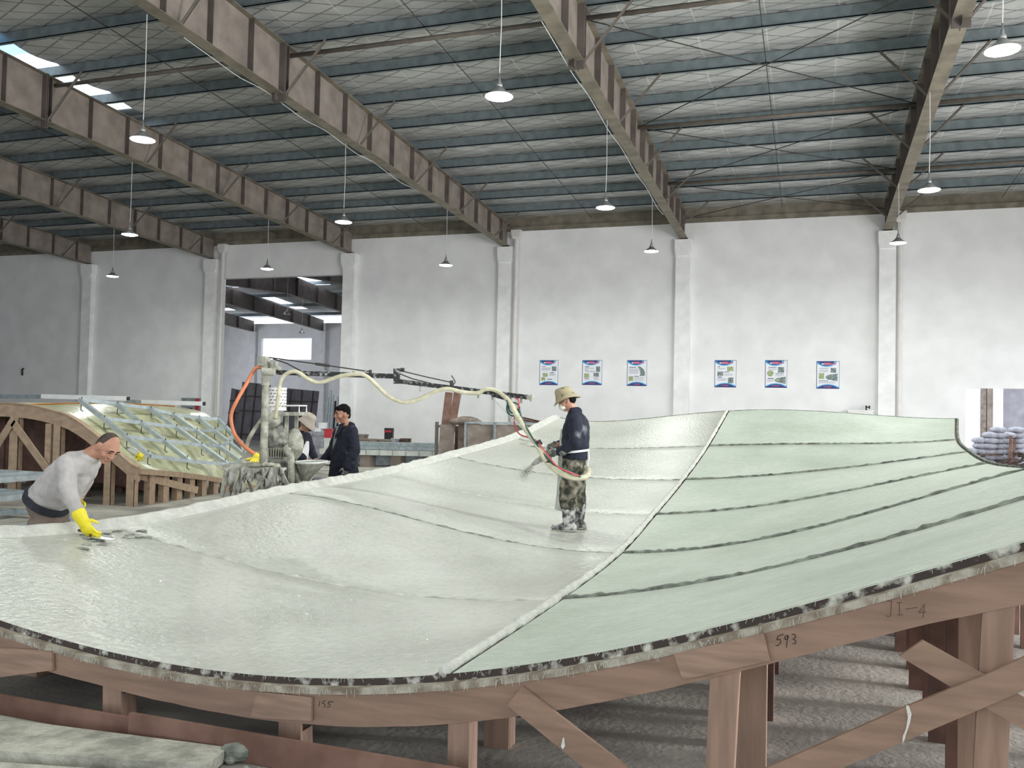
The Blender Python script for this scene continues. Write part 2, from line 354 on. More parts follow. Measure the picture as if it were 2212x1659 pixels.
# rafters
def make_rafter(X, label):
    t = thing('roof_rafter', label, 'beam', (X, 28, 7.26), 'brown steel roof rafters')
    ya, yb = 28.15, -10
    YS = [28.15-.9545*i for i in range(41)]
    mb = MB()
    mb.prism([(X-.006, yv, BZ(yv)+.01) for yv in (ya, yb)]+[(X-.006, yv, PZ(yv)-.01) for yv in (yb, ya)], (.012, 0, 0)); obj('web', mb, m_rafter, t)
    mb = MB(); mb.prism([(X-.13, ya, BZ(ya)), (X-.13, yb, BZ(yb)), (X-.13, yb, BZ(yb)+.016), (X-.13, ya, BZ(ya)+.016)], (.26, 0, 0)); obj('bottom_flange', mb, m_flange, t)
    mb = MB(); mb.prism([(X-.13, ya, PZ(ya)-.016), (X-.13, yb, PZ(yb)-.016), (X-.13, yb, PZ(yb)), (X-.13, ya, PZ(ya))], (.26, 0, 0)); obj('top_flange', mb, m_flange, t)
    for i in range(15):
        yv = 27.35-1.152*i
        mb = MB()
        for s in (-1, 1): mb.box((X+s*.068, yv, (BZ(yv)+PZ(yv))/2), (.12, .012, PZ(yv)-BZ(yv)-.03))
        obj('stiffener', mb, m_rafterd, t)
    mb = MB()
    for d in (-.02, .02): mb.box((X, 14.55+d, (BZ(14.5)+PZ(14.5))/2-.06), (.27, .022, PZ(14.5)-BZ(14.5)+.14))
    mb.box((X, 14.55, BZ(14.5)-.07), (.012, .3, .12)); obj('splice_plate', mb, m_rafterd, t)
    for i in range(6):
        yv = 26.6-3*i
        for s in (1, -1):
            if s == -1 and X < 1: continue
            mb = MB().bar((X+s*.12, yv, BZ(yv)+.03), (X+s*.95, yv+.05, PZ(yv)+.02), .05, .012); mb.bar((X+s*.12, yv+.022, BZ(yv)+.03), (X+s*.95, yv+.072, PZ(yv)+.02), .006, .05)
            obj('flange_brace', mb, m_tube, t)
    return t
pl = ['leftmost pillar of the back wall', 'pillar left of the tall doorway', 'pillar right of the tall doorway', 'pillar left of the first three posters', 'pillar between the two poster sets', 'pillar right of the posters']
for k, X in enumerate(PX): make_rafter(X, 'brown steel roof rafter landing on the '+pl[k])
# purlins
for i in range(14):
    yv = PY[i]; z = PZ(yv); mb = MB()
    mb.prism([(-42, yv+.035, z), (-42, yv-.035, z), (-42, yv-.035, z+.02), (-42, yv+.03, z+.006), (-42, yv+.03, z+.25), (-42, yv+.1, z+.25), (-42, yv+.1, z+.235), (-42, yv+.105, z+.256), (-42, yv+.035, z+.256)], (50.9, 0, 0))
    mb.prism([(-42, yv-.035, z), (-42, yv-.035, z+.02), (-42, yv-.031, z+.02), (-42, yv-.031, z)], (50.9, 0, 0))
    tag(obj('roof_purlin', mb, m_purlin), 'grey galvanised roof purlin, '+ORD[i]+' from the white back wall', 'purlin', 'galvanised roof purlins')
# strut tubes, tie rods, sag rods
def strut(x0, x1, yv, label):
    z = PZ(yv)-.12; tag(obj('strut_tube', MB().tube([(x0+.02, yv, z), (x1-.02, yv, z)], .045, 10), m_tube, smooth=True), label, 'tube', 'horizontal strut tubes between rafters')
names = ['far left', 'left of the doorway', 'above the doorway', 'in the bay right of the doorway', 'above the first three posters', 'above the last three posters']
for k in range(5): strut(PX[k], PX[k+1], 14.85, 'round brown strut tube crossing beside the rafter splice '+['in the leftmost bay', 'in the bay with the tall doorway', 'in the bay right of the doorway', 'above the first three posters', 'above the last three posters'][k])
for yv, q in ((20.1, 'middle'), (24.4, 'lower')):
    strut(PX[4], PX[5], yv, 'round brown strut tube, '+q+' one of the crossed rod bay above the last three posters')
    strut(PX[5], PX[5]+6, yv, 'round brown strut tube, '+q+' one in the rightmost roof bay')
def rod(p, q, label): tag(obj('tie_rod', MB().tube([p, q], .011, 6), m_rod, smooth=True), label, 'rod', 'crossed roof tie rods')
R = lambda k, yv: V((PX[k]+(.02 if k == 4 else -.02), yv, PZ(yv)-.12))
for (a, b), q in (((14.85, 20.1), 'highest'), ((20.1, 24.4), 'middle'), ((24.4, 28), 'lowest')):
    rod(R(4, b), R(5, a), 'dark tie rod rising to the right in the '+q+' cross above the last three posters')
    rod(R(4, a), R(5, b), 'dark tie rod falling to the right in the '+q+' cross above the last three posters')
for k in range(6):
    x = PX[k]+3 if k < 5 else PX[5]+3; mb = MB()
    mb.tube([(x, yv, PZ(yv)+.05) for yv in (28, 6)], .009, 5)
    tag(obj('sag_rod', mb, m_rod), 'thin sag rod running through the purlins '+['in the leftmost bay', 'in the bay with the tall doorway', 'in the bay right of the doorway', 'above the first three posters', 'above the last three posters', 'in the rightmost bay'][k], 'rod', 'thin sag rods')
# downpipes
for x, q, v in ((477, 'left of the tall doorway', 0), (1112, 'left of the first three posters', 1), (1943, 'right of the last poster', 1)):
    p = atY(x, 700, YW-.17); t = thing('downpipe', 'white plastic downpipe with hopper head '+q, 'pipe', (p.x, YW-.17, 0), 'white downpipes'); zt = 7.62
    obj('pipe', MB().lathe((p.x, YW-.17, 0), [(.082, 0), (.082, zt-.1)], 14), m_pipe, t, smooth=False)
    mb = MB(); mb.add([(p.x+sx*w_, YW-.17+sy*w_*.8, z) for z, w_ in ((zt-.15, .1), (zt-.08, .14), (zt+.16, .17)) for sx, sy in ((-1, -1), (1, -1), (1, 1), (-1, 1))], [(0, 1, 2, 3)]+[(i*4+k, i*4+(k+1) % 4, i*4+4+(k+1) % 4, i*4+4+k) for i in (0, 1) for k in range(4)]+[(8, 9, 10, 11)])
    obj('hopper_head', mb, m_pipe, t)
    for z in (1.2, 2.9, 4.6, 6.3): obj('pipe_collar', MB().lathe((p.x, YW-.17, z), [(.089, 0), (.089, .07)], 14), m_pipe, t)
# pendant lamps
def make_lamp(loc, zt, label):
    x, y, z = loc; t = thing('pendant_lamp', label, 'lamp', loc, 'bell pendant lamps')
    obj('cable', MB().tube([(x, y, zt), (x+.01, y, (z+zt)/2), (x, y, z+.30)], .007, 5), m_hang, t)
    obj('socket', MB().lathe((x, y, z+.12), [(.02, 0), (.045, 0), (.045, .05), (.025, .07), (.02, .12), (.01, .13), (.01, .2)], 12), m_lampg, t, smooth=True)
    obj('shade', MB().lathe((x, y, z), [(.192, 0), (.196, .008), (.15, .035), (.085, .085), (.05, .13), (.03, .13), (.06, .08), (.14, .03), (.185, 0)], 28, cap=False), m_lampg, t, smooth=True)
    obj('diffuser', MB().lathe((x, y, z), [(.187, .004), (.187, -.004), (.13, -.02), (.05, -.028), (.01, -.03)], 24), m_glow, t, smooth=True)
    l = bpy.data.lights.new('lamp_light', 'AREA'); l.shape = 'DISK'; l.size = .36; l.energy = 75; l.color = (.96, 1, .95)
    lo = bpy.data.objects.new('lamp_light', l); C.objects.link(lo); lo.parent = t; lo.location = (0, 0, -.04); return t
LP = [(0, 23.2, 'hanging far left in front of the back wall'), (1, 23.2, 'hanging left of the tall doorway, smaller one'), (2, 23.2, 'hanging just above the tall doorway'), (3, 23.2, 'hanging left of the downpipe beside the first posters'), (4, 23.2, 'hanging above the pillar between the poster sets'), (5, 23.2, 'hanging in front of the pillar right of the posters'),
      (2, 17.4, 'hanging mid distance over the yellow mould, below the left rafters'), (3, 17.4, 'hanging mid distance right of the tall doorway'), (4, 17.4, 'hanging mid distance above the first three posters'), (5, 17.4, 'hanging mid distance at the right, above the open door'),
      (3, 11.15, 'large and near, hanging at upper left'), (4, 11.0, 'large and near, hanging at top centre, brightly lit'), (5, 11.3, 'largest and nearest, hanging at the upper right corner')]
LPX = [(243, 595), None, (577, 579), (963, 571), (1407, 541), (1940, 523), (280, 505), (742, 478), (1308, 447), (2007, 409), (308, 300), (1078, 207), (2165, 107)]
LP[0] = (1, 23.2, 'smallest, hanging far left in front of the back wall')
for (k, yv, lab), q in zip(LP, LPX):
    if q is None: continue
    p = atY(q[0], q[1]+2, yv); make_lamp((p.x, yv, p.z), BZ(yv), 'bell pendant lamp '+lab)
for k, (a, b) in ((3, (12, 21)), (4, (13, 25))):
    X = PX[k]-.16; pts = [V((X, a+(b-a)*i/12, BZ(a+(b-a)*i/12)+.0-.03*(i % 3))) for i in range(13)]
    tag(obj('lamp_cable', MB().tube(curve(pts, 3), .008, 5), m_hang), 'white cable strung along the rafter '+('right of the tall doorway' if k == 3 else 'between the two poster sets'), 'cable', 'white cables along the rafters')
# posters
def poster(px0, py0, px1, py1, kind, label):
    a = atY(px0, py0, YW-.004); b = atY(px1, py1, YW-.004); x0, x1, z0, z1 = a.x, b.x, b.z, a.z; W = x1-x0; H = z1-z0; mb = MB()
    mats = [m_pwhite, m_pblue, m_pcyan, m_pnavy, m_ptext, m_phead, m_pred, m_ppic, m_ppic2]
    Pp = lambda u, v, d: V((x0+u*W, YW-.004-.0016*d, z0+v*H))
    def q(u0, v0, u1, v1, m, d): mb.mi = m; mb.prism([Pp(u0, v0, d), Pp(u1, v0, d), Pp(u1, v1, d), Pp(u0, v1, d)], (0, .0014, 0))
    def poly(pts, m, d): mb.mi = m; mb.prism([Pp(u, v, d) for u, v in pts], (0, .0014, 0))
    q(0, 0, 1, 1, 3, 0); q(.025, .02, .985, .985, 0, 1)
    arc = lambda u0, u1, f, n=10: [(u0+(u1-u0)*i/n, f((i/n)*2-1)) for i in range(n+1)]
    poly([(.025, .985)]+arc(.025, .86, lambda t: .79+.115*t*t)+[(.86, .985)], 2, 2)
    poly([(.025, .985)]+arc(.04, .84, lambda t: .815+.13*t*t)+[(.84, .985)], 1, 3)
    poly(arc(.12, .80, lambda t: .845+.10*t*t)+[(.80, .975), (.12, .975)], 3, 4)
    q(.33, .862, .62, .935, 6, 5); q(.22, .875, .32, .915, 0, 5); q(.63, .875, .84, .915, 6, 5); q(.76, .93, .82, .985, 2, 5)
    poly([(.025, .02), (.985, .02)]+arc(.985, .025, lambda t: .165-.10*t*t), 2, 2); poly([(.025, .02), (.985, .02)]+arc(.985, .025, lambda t: .145-.11*t*t), 1, 3)
    poly([(.05, .02), (.96, .02)]+arc(.92, .09, lambda t: .115-.085*t*t), 3, 4); q(.33, .055, .38, .085, 6, 5); q(.41, .06, .66, .082, 6, 5)
    def lines(u0, u1, v, n):
        for i in range(n): q(u0, v-.02*i-.008, u1-(.06 if i == n-1 else 0), v-.02*i, 4, 2)
    if kind == 0: q(.14, .73, .32, .75, 5, 2); lines(.12, .6, .70, 6); q(.66, .56, .9, .75, 7, 2); q(.58, .48, .78, .51, 5, 2); q(.18, .33, .44, .48, 8, 2); lines(.52, .86, .46, 5); q(.1, .18, .32, .31, 8, 3); q(.42, .22, .7, .25, 5, 2)
    if kind == 1: q(.14, .72, .36, .75, 5, 2); lines(.12, .62, .70, 3); q(.14, .6, .3, .62, 5, 2); lines(.16, .66, .58, 4); q(.7, .53, .9, .75, 7, 2); q(.58, .34, .84, .5, 7, 2); q(.1, .3, .36, .46, 8, 2); q(.12, .25, .34, .275, 5, 2); q(.58, .27, .8, .29, 5, 2); lines(.14, .4, .22, 2); lines(.58, .84, .24, 3)
    if kind == 2: q(.1, .71, .46, .735, 5, 2); lines(.1, .58, .68, 11); poly([(.52, .76), (.66, .75), (.82, .66), (.91, .53), (.90, .40), (.64, .38), (.66, .5), (.62, .64)], 7, 2); q(.36, .36, .6, .385, 5, 3); q(.08, .19, .32, .38, 8, 2); lines(.36, .84, .34, 4); lines(.36, .84, .24, 3)
    if kind == 3: q(.15, .74, .24, .77, 5, 2); lines(.14, .5, .71, 3); q(.57, .6, .87, .76, 8, 2); q(.13, .42, .4, .58, 7, 2); q(.45, .55, .68, .575, 5, 2); lines(.45, .85, .5, 4); q(.15, .36, .35, .39, 5, 2); lines(.12, .55, .33, 5); q(.62, .15, .87, .36, 7, 3)
    if kind == 4:
        q(.15, .73, .52, .75, 5, 2); lines(.13, .54, .70, 3); q(.58, .55, .86, .75, 7, 2); poly([(.24+.15*math.cos(2*PI*i/18), .52+.115*math.sin(2*PI*i/18)) for i in range(18)], 8, 2)
        q(.48, .5, .84, .52, 5, 2); lines(.46, .85, .47, 3); q(.12, .32, .4, .35, 5, 2); lines(.1, .4, .29, 4); poly([(.44, .3), (.56, .36), (.94, .4), (.93, .14), (.56, .2), (.44, .24)], 7, 3); q(.49, .24, .62, .33, 8, 4)
    if kind == 5: q(.12, .73, .52, .745, 5, 2); lines(.12, .52, .69, 5); q(.61, .58, .86, .75, 7, 2); q(.1, .35, .34, .56, 8, 2); poly([(.4, .44), (.5, .5), (.92, .55), (.92, .27), (.5, .33), (.4, .38)], 7, 2); q(.1, .28, .5, .3, 5, 2); lines(.1, .82, .26, 4)
    tag(obj('poster', mb, mats, keep=False), label, 'poster', 'blue and white notice posters')
poster(1166, 778, 1205, 832, 0, 'blue bordered poster nearest the downpipe, two small pictures lower left')
poster(1258, 778, 1300, 832, 1, 'blue bordered poster in the middle of the first three, three pictures')
poster(1355, 778, 1397, 834, 2, 'blue bordered poster with a large curved picture at right')
poster(1544, 778, 1590, 837, 3, 'blue bordered poster just right of the pillar, text beside three pictures')
poster(1653, 778, 1700, 838, 4, 'blue bordered poster with a round green diagram')
poster(1764, 780, 1813, 840, 5, 'blue bordered poster farthest right with a wedge shaped dark picture')

# ---------------------------------------------------------------- second hall seen through the tall doorway
Y2 = 56.3
mb = MB(); q0 = atY(565, 731, Y2); q1 = atY(672, 777, Y2)
def wp(x0, x1, z0, z1): mb.box(((x0+x1)/2, Y2+.12, (z0+z1)/2), (x1-x0, .24, z1-z0))
wp(-50, q0.x, 0, 7.8); wp(q1.x, -20, 0, 7.8); wp(q0.x, q1.x, 0, q1.z); wp(q0.x, q1.x, q0.z, 7.8)
struct('wall_far', mb, m_wall)
struct('window_3', MB().box(((q0.x+q1.x)/2, Y2+.2, (q0.z+q1.z)/2), (q1.x-q0.x, .02, q0.z-q1.z)), m_skyl)
struct('wall_far_right', MB().box((-13, 42.3, 4.2), (.3, 27.6, 8.4)), m_wall); struct('wall_far_left', MB().box((-50, 42.3, 4.2), (.3, 27.6, 8.4)), m_wall)
rz2 = lambda yv: 8.0+.075*(14-abs(yv-42.3))
mb = MB()
for (x0, x1) in ((-50, -40.6), (-39.6, -34.6), (-33.6, -28.6), (-27.6, -22.6), (-21.6, -13)):
    mb.grid([[V((x, yv, rz2(yv)+.3)) for x in (x0, x1)] for yv in (28.4, 42.3, 56.5)])
for x0 in (-40.6, -34.6, -28.6, -22.6):
    for a, b in ((28.4, 31), (35.5, 38.2), (40.8, 43.8), (46.4, 49), (53.5, 56.5)): mb.add([(x0, a, rz2(a)+.3), (x0+1, a, rz2(a)+.3), (x0+1, b, rz2(b)+.3), (x0, b, rz2(b)+.3)], [(0, 1, 2, 3)])
o = struct('ceiling', mb, m_foil, keep=True)
for i in range(5):
    X = -45.93+6*i; t = thing('roof_rafter', 'dark steel rafter in the hall beyond the doorway, '+ORD[i]+' from the left', 'beam', (X, 42, 7.2), 'steel rafters beyond the doorway')
    bz = lambda yv: 7.2+.055*(14-abs(yv-42.3)); ysx = (28.5, 42.3, 56.2)
    obj('web', MB().prism([(X, yv, bz(yv)) for yv in ysx]+[(X, yv, rz2(yv)) for yv in ysx[::-1]], (.012, 0, 0)), m_rafterd, t)
    obj('bottom_flange', MB().prism([(X-.13, yv, bz(yv)-.015) for yv in ysx]+[(X-.13, yv, bz(yv)) for yv in ysx[::-1]], (.26, 0, 0)), m_flange, t)
    for k in range(12): yv = 30+2.2*k; obj('stiffener', MB().box((X, yv, (bz(yv)+rz2(yv))/2), (.25, .012, rz2(yv)-bz(yv)-.02)), m_rafterd, t)
for i in range(9):
    yv = 29.5+3.1*i; tag(obj('roof_purlin', MB().box((-31, yv, rz2(yv)+.1), (37, .07, .2)), m_purlin), 'dark purlin in the hall beyond the doorway, '+ORD[i]+' from the near side', 'purlin', 'purlins beyond the doorway')
for k, X in enumerate((-39.93, -33.93, -27.93)):
    mb = MB().box((X, Y2-.1, 3.6), (.46, .24, 7.2)); struct('trim_%d' % (9+k), mb, m_wallold)
for (x, y), q in (((620, 675), 'nearer'), ((652, 716), 'farther')):
    p = atD(x, y, 44 if q == 'nearer' else 52); t = thing('pendant_lamp', 'unlit pendant lamp in the hall beyond the doorway, %s one' % q, 'lamp', p)
    obj('shade', MB().lathe(p, [(.2, -.1), (.2, -.09), (.06, .06), (.03, .2)], 14), m_lampg, t); obj('cable', MB().tube([p+V((0, 0, .2)), (p.x, p.y, rz2(p.y)+.34)], .008, 5), m_hang, t)
area('far_hall_daylight', (-45, 47, 4), (-30, 45, 2), 6, 5, 500, (.82, .86, 1))
area('far_hall_roof_daylight', (-29, 42.3, 9.4), (-29, 42.3, 0), 12, 10, 1000, (.80, .84, 1))
# leaning grey panels, tube bundle, blocks and boxes beyond the doorway
def leaning(px0, px1, ytop, yv, n, label):
    a = atY(px0, 948, yv); b = atY(px1, 948, yv); zt = atY(px0, ytop, yv).z; t = thing('form_sheet', label, 'panel', ((a.x+b.x)/2, yv, 0))
    ln = .35; obj('sheet', MB().prism([(a.x, yv, .02), (b.x, yv, .02), (b.x, yv+ln, zt-.12), (a.x, yv+ln, zt)], (0, .02, 0)), m_greyp, t)
    for i in range(n): x = a.x+(b.x-a.x)*(i+.5)/n; obj('rib', MB().bar((x, yv-.03, .02), (x, yv+ln-.03, zt-.1), .05, .05), m_rafterd, t)
    for f in (.1, .5, .75): obj('rib', MB().bar((a.x, yv-.02+ln*f, zt*f), (b.x, yv-.02+ln*f, zt*f), .03, .05), m_rafterd, t)
leaning(510, 572, 824, 35.2, 3, 'light grey ribbed panel leaning beyond the doorway behind the machine post'); leaning(487, 512, 838, 36.6, 1, 'narrow dark grey panel leaning at the left edge of the doorway'); leaning(606, 678, 838, 36.4, 3, 'dark grey ribbed panel leaning beyond the doorway behind the white drum')
for i, (x, yt) in enumerate(((703, 858), (709, 843), (714, 852), (719, 866), (724, 856), (730, 868))):
    b = atY(x, 935, 35.6+.12*(i % 2)); tp = atY(x, yt, 35.8)
    tag(obj('metal_tube', MB().tube([(b.x, b.y, 0), (b.x+.03, b.y+.1, tp.z)], .045, 8), m_galv if i != 3 else m_black), 'upright '+('black' if i == 3 else 'bright')+' metal tube beyond the doorway, '+ORD[i]+' from the left of the bundle', 'tube', 'upright tubes beyond the doorway')
def crate(name, x0, y0, x1, y1, D, mat, label, cat, dep=.4, group=None):
    """a box with a slight lid edge whose front fills the given rectangle at depth D"""
    a = atD(x0, y1, D); b = atD(x1, y0, D); mb = MB(); cx = (a.x+b.x)/2; wd = abs(b.x-a.x)/math.cos(YAW)*.97
    rot = Matrix.Rotation(YAW, 3, 'Z'); h = b.z-a.z; c = V((cx, (a.y+b.y)/2, (a.z+b.z)/2))+V((-math.sin(YAW), math.cos(YAW), 0))*dep/2
    mb.box(c, (wd, dep, h), rot); mb.box(c+V((0, 0, h/2)), (wd*1.04, dep*1.04, h*.12), rot)
    return tag(obj(name, mb, mat), label, cat, group)
crate('work_table', 664, 937, 706, 995, 26.5, m_sack, 'pale box shaped table between the hat man and the dark-haired man', 'table', 1.2)
crate('foam_block', 679, 926, 693, 936.4, 27.1, m_white, 'lower white block behind the dark-haired man', 'block', .3); crate('foam_block', 688, 914, 703, 925.4, 27.1, m_white, 'upper white block behind the dark-haired man', 'block', .3)
crate('green_crate', 699, 947, 716, 1003, 24.6, m_wtable, 'pale green box under the red crate', 'box'); crate('red_crate', 700, 928, 716, 945.8, 24.6, m_redp, 'red plastic crate behind the dark-haired man', 'crate')

# ---------------------------------------------------------------- big double-curved mould
YJ = [3.7+2.44*j for j in range(7)]
SEAM = [
 [(0, 1338), (134, 1374), (231, 1399), (311, 1416), (409, 1436), (550, 1457), (662, 1472), (800, 1477), (845, 1475), (953, 1461), (1109, 1436), (1224, 1419), (1351, 1389), (1500, 1358), (1665, 1317), (1712, 1305), (1980, 1234), (2212, 1184)],
 [(235, 1135), (359, 1173), (520, 1215), (730, 1258), (931, 1287), (1075, 1297), (1207, 1300), (1412, 1278), (1546, 1249), (1719, 1207), (1842, 1180), (2212, 1092)],
 [(640, 1066), (690, 1075), (780, 1090), (840, 1107), (916, 1122), (967, 1137), (1017, 1152), (1093, 1167), (1170, 1183), (1268, 1195), (1340, 1196), (1500, 1182), (1700, 1150), (1900, 1100), (1985, 1079), (2092, 1053), (2212, 1026)],
 [(830, 1025), (950, 1050), (1083, 1079), (1200, 1098), (1290, 1109), (1412, 1112), (1600, 1095), (1780, 1069), (1936, 1042), (2053, 1018), (2139, 998)],
 [(980, 985), (1050, 1003), (1131, 1015), (1194, 1024), (1283, 1031), (1340, 1036), (1475, 1037), (1600, 1030), (1780, 1014), (1936, 999), (2094, 975)],
 [(1114, 946), (1154, 955), (1270, 967), (1340, 969), (1527, 962), (1780, 960), (1950, 956), (2069, 950)],
 [(1207, 903), (1262, 907), (1340, 912), (1440, 900), (1500, 893), (1570, 887), (1650, 886), (1780, 891), (1900, 897), (2067, 905)]]
JPX = [(960, 1462), (1207, 1300), (1337, 1195), (1412, 1112), (1475, 1037), (1527, 962), (1570, 887)]
EXTRA = {0: [(-5.75, .76), (-5.0, .55), (1.3, 1.40), (1.8, 1.60)], 1: [(1.8, 1.42)], 2: [(1.85, 1.33)]}
XL = [-5.72]; XR = [1.75, 1.78, 1.80]; XJ = []; POLY = []
for j in range(7):
    pts = [atY(x, y, YJ[j]) for x, y in SEAM[j]]; xs = [p.x for p in pts]; zs = [p.z for p in pts]
    if j: XL.append(xs[0])
    if j > 2: XR.append(xs[-1])
    for x, z in EXTRA.get(j, []): xs.append(x); zs.append(z)
    XJ.append(atY(*JPX[j], YJ[j]).x); POLY.append(np.polyfit(xs, zs, 5 if j in (0, 6) else 4))
XL[1] = -5.72; XL[2] = -5.62
def cr(v, t):
    i = min(max(int(t), 0), 5); f = t-i; P = [2*v[0]-v[1]]+list(v)+[2*v[-1]-v[-2]]; a, b, c, d = P[i:i+4]
    return .5*(2*b+(c-a)*f+(2*a-5*b+4*c-d)*f*f+(3*b-a-3*c+d)*f**3)
def surf(s, t, dz=0):
    """s 0 left edge, .5 joint, 1 right edge; t 0 near edge .. 6 far edge"""
    zs = []
    for j in range(7):
        x = XL[j]+(XJ[j]-XL[j])*s*2 if s < .5 else XJ[j]+(XR[j]-XJ[j])*(s-.5)*2
        zs.append(np.polyval(POLY[j], x))
    a, b, c = cr(XL, t), cr(XJ, t), cr(XR, t); x = a+(b-a)*s*2 if s < .5 else b+(c-b)*(s-.5)*2
    return V((x, YJ[0]+2.44*t, float(cr(zs, t))+dz))
def surfX(x, yv):
    t = (yv-YJ[0])/2.44; a, b, c = cr(XL, t), cr(XJ, t), cr(XR, t); s = .5*(x-a)/(b-a) if x < b else .5+.5*(x-b)/(c-b)
    return surf(s, t).z
def trows(depth):
    r = [(0, 0)]
    for j in range(6):
        r += [(j+q/8, 0) for q in range(1, 8)]
        if j < 5: r += [(j+1-.018, 0), (j+1-.009, -depth), (j+1+.009, -depth), (j+1+.018, 0)]
    return r+[(6, 0)]
def panel(name, s0, s1, n, depth, mat, label):
    rows = [[surf(s0+(s1-s0)*k/n, t, dz) for k in range(n+1)] for t, dz in trows(depth)]
    mb = MB(); mb.grid(rows); m_, n_ = len(rows), n+1
    low = [[p-V((0, 0, .03)) for p in r] for r in rows]; edge = [rows[0], [r[-1] for r in rows], rows[-1][::-1], [r[0] for r in rows][::-1]]; lo = [low[0], [r[-1] for r in low], low[-1][::-1], [r[0] for r in low][::-1]]
    for a, b in zip(edge, lo): mb.grid([a, b])
    mb.grid([r[::-1] for r in low])
    return tag(obj(name, mb, mat, smooth=False), label, 'panel', 'sprayed concrete panels on the big mould')
pl_ = panel('concrete_shell', .004, .494, 48, .012, m_panl, 'freshly sprayed wet white concrete panel, the left half of the big curved mould'); pr_ = panel('concrete_shell', .506, .996, 44, .035, m_panr, 'cured pale green concrete panel, the right half of the big curved mould')
for o in (pl_, pr_): o.data.polygons.foreach_set('use_smooth', [True]*len(o.data.polygons))
def rope(par, name, f, n, r, mat, jit=.3, label=None):
    pts = [f(i/n) for i in range(n+1)]; obj(name, MB().tube(pts, [r*(1+random.uniform(-jit, jit)) for _ in pts], 7), mat, par, smooth=True, label=label)
for j in range(1, 6):
    rope(pr_, 'seam', lambda u: surf(.507+.488*u, j, -.014+random.uniform(-.003, .003)), 90, .034, m_seam, .2, label='dark rough seam')
    lo_ = {1: 0, 2: 0, 3: .3, 4: 0, 5: 0}[j]
    rope(pl_, 'seam', lambda u: surf(.01+.484*(lo_+(1-lo_)*u), j, -.018+random.uniform(-.005, .004)), 80, .021, m_seaml if j in (1, 3) else m_seamm)  # darker grey of some left seams includes their soft step shadow
mb = MB()
for i in range(30):
    x, y = random.choice([(175, 1142), (200, 1150), (285, 1137), (300, 1140), (160, 1135), (215, 1160)]); p = atZ(x+random.gauss(0, 16), y+random.gauss(0, 5), .6)
    p.x = max(p.x, -5.6); p.z = surfX(p.x, p.y)+.002; mb.ell(p, (random.uniform(.02, .08), .01, 0), (0, random.uniform(.02, .06), 0), (0, 0, random.uniform(.004, .016)), 8, 5)
obj('mortar_smear', mb, m_seamm, pl_, smooth=True)['kind'] = 'stuff'
mb = MB()
for i in range(2600):
    x, y = random.choice([(random.uniform(-60, 420), random.gauss(1240, 55)), (random.uniform(0, 330), random.gauss(1275, 30)), (random.gauss(640, 70), random.gauss(1255, 22)), (random.uniform(0, 950), random.uniform(1190, 1470))])
    p = atZ(x, y, .45)
    if p.y < 3.8 or p.x < -5.6: continue
    p.z = surfX(p.x, p.y)+.004; a_ = random.uniform(0, 6.28); e = V((math.cos(a_), math.sin(a_), random.gauss(0, .22))).normalized(); g = V((-math.sin(a_), math.cos(a_), random.gauss(0, .22))).normalized(); r_ = random.uniform(.002, .005)
    mb.prism([p+e*r_, p+g*r_, p-e*r_, p-g*r_], (0, 0, -.003))
o = obj('glint_facet', mb, M('wet_glint', (.70, .71, .66), .08, var=.02, spec=1, coat=1), pl_); o['kind'] = 'stuff'  # tiny mirror facets added to make the wet panel sparkle
mo = thing('curved_mould', 'huge plywood mould on timber legs carrying the sprayed panels, filling the foreground', 'mould', (-1.8, 3.7, 0))
mb = MB(); ts = [i/6 for i in range(37)]
for i in range(36):
    pass
top = [[surf(k/40, t, -.033) for k in range(41)] for t in ts]; mb.grid(top); mb.grid([[p-V((0, 0, .04)) for p in r][::-1] for r in top])
for a in (top[-1], [r[0] for r in top], [r[-1] for r in top]): mb.grid([a, [p-V((0, 0, .04)) for p in a]])
obj('deck', mb, m_plyd, mo)
# mortar ridge over the joint and white mortar rim along the left edge, dark lip along right and far edges
rope(mo, 'joint_ridge', lambda u: surf(.5, 6*u, .012), 150, .032, m_mortar, .25, 'lumpy white mortar ridge between the two panels')
rr = []
for i in range(121):
    t = 6*i/120; a = surf(0, t); jz = random.uniform(-.008, .012)
    rr.append([a+V((-.10, 0, -.05)), a+V((-.10, 0, .06+jz)), a+V((-.075, 0, .075+jz)), a+V((-.03, 0, .07+jz)), a+V((-.012, 0, .028)), a+V((.03, 0, .016-jz*.3)), a+V((.045, 0, -.04))])
obj('edge_rim', MB().ring_loft(rr), m_mortar, mo, smooth=True, label='white mortar rim along the left edge')
for nm, fn in (('edge_board', lambda u: surf(1, 6*u)), ('edge_board', lambda u: surf(u, 6))):
    P_ = [fn(i/60) for i in range(61)]; off = V((.03, 0, 0)) if P_[0].x > 1 else V((0, .03, 0))
    obj(nm, MB().ring_loft([[p+V((0, 0, -.1)), p+V((0, 0, .012)), p+off+V((0, 0, .012)), p+off+V((0, 0, -.1))] for p in P_]), m_seam, mo)
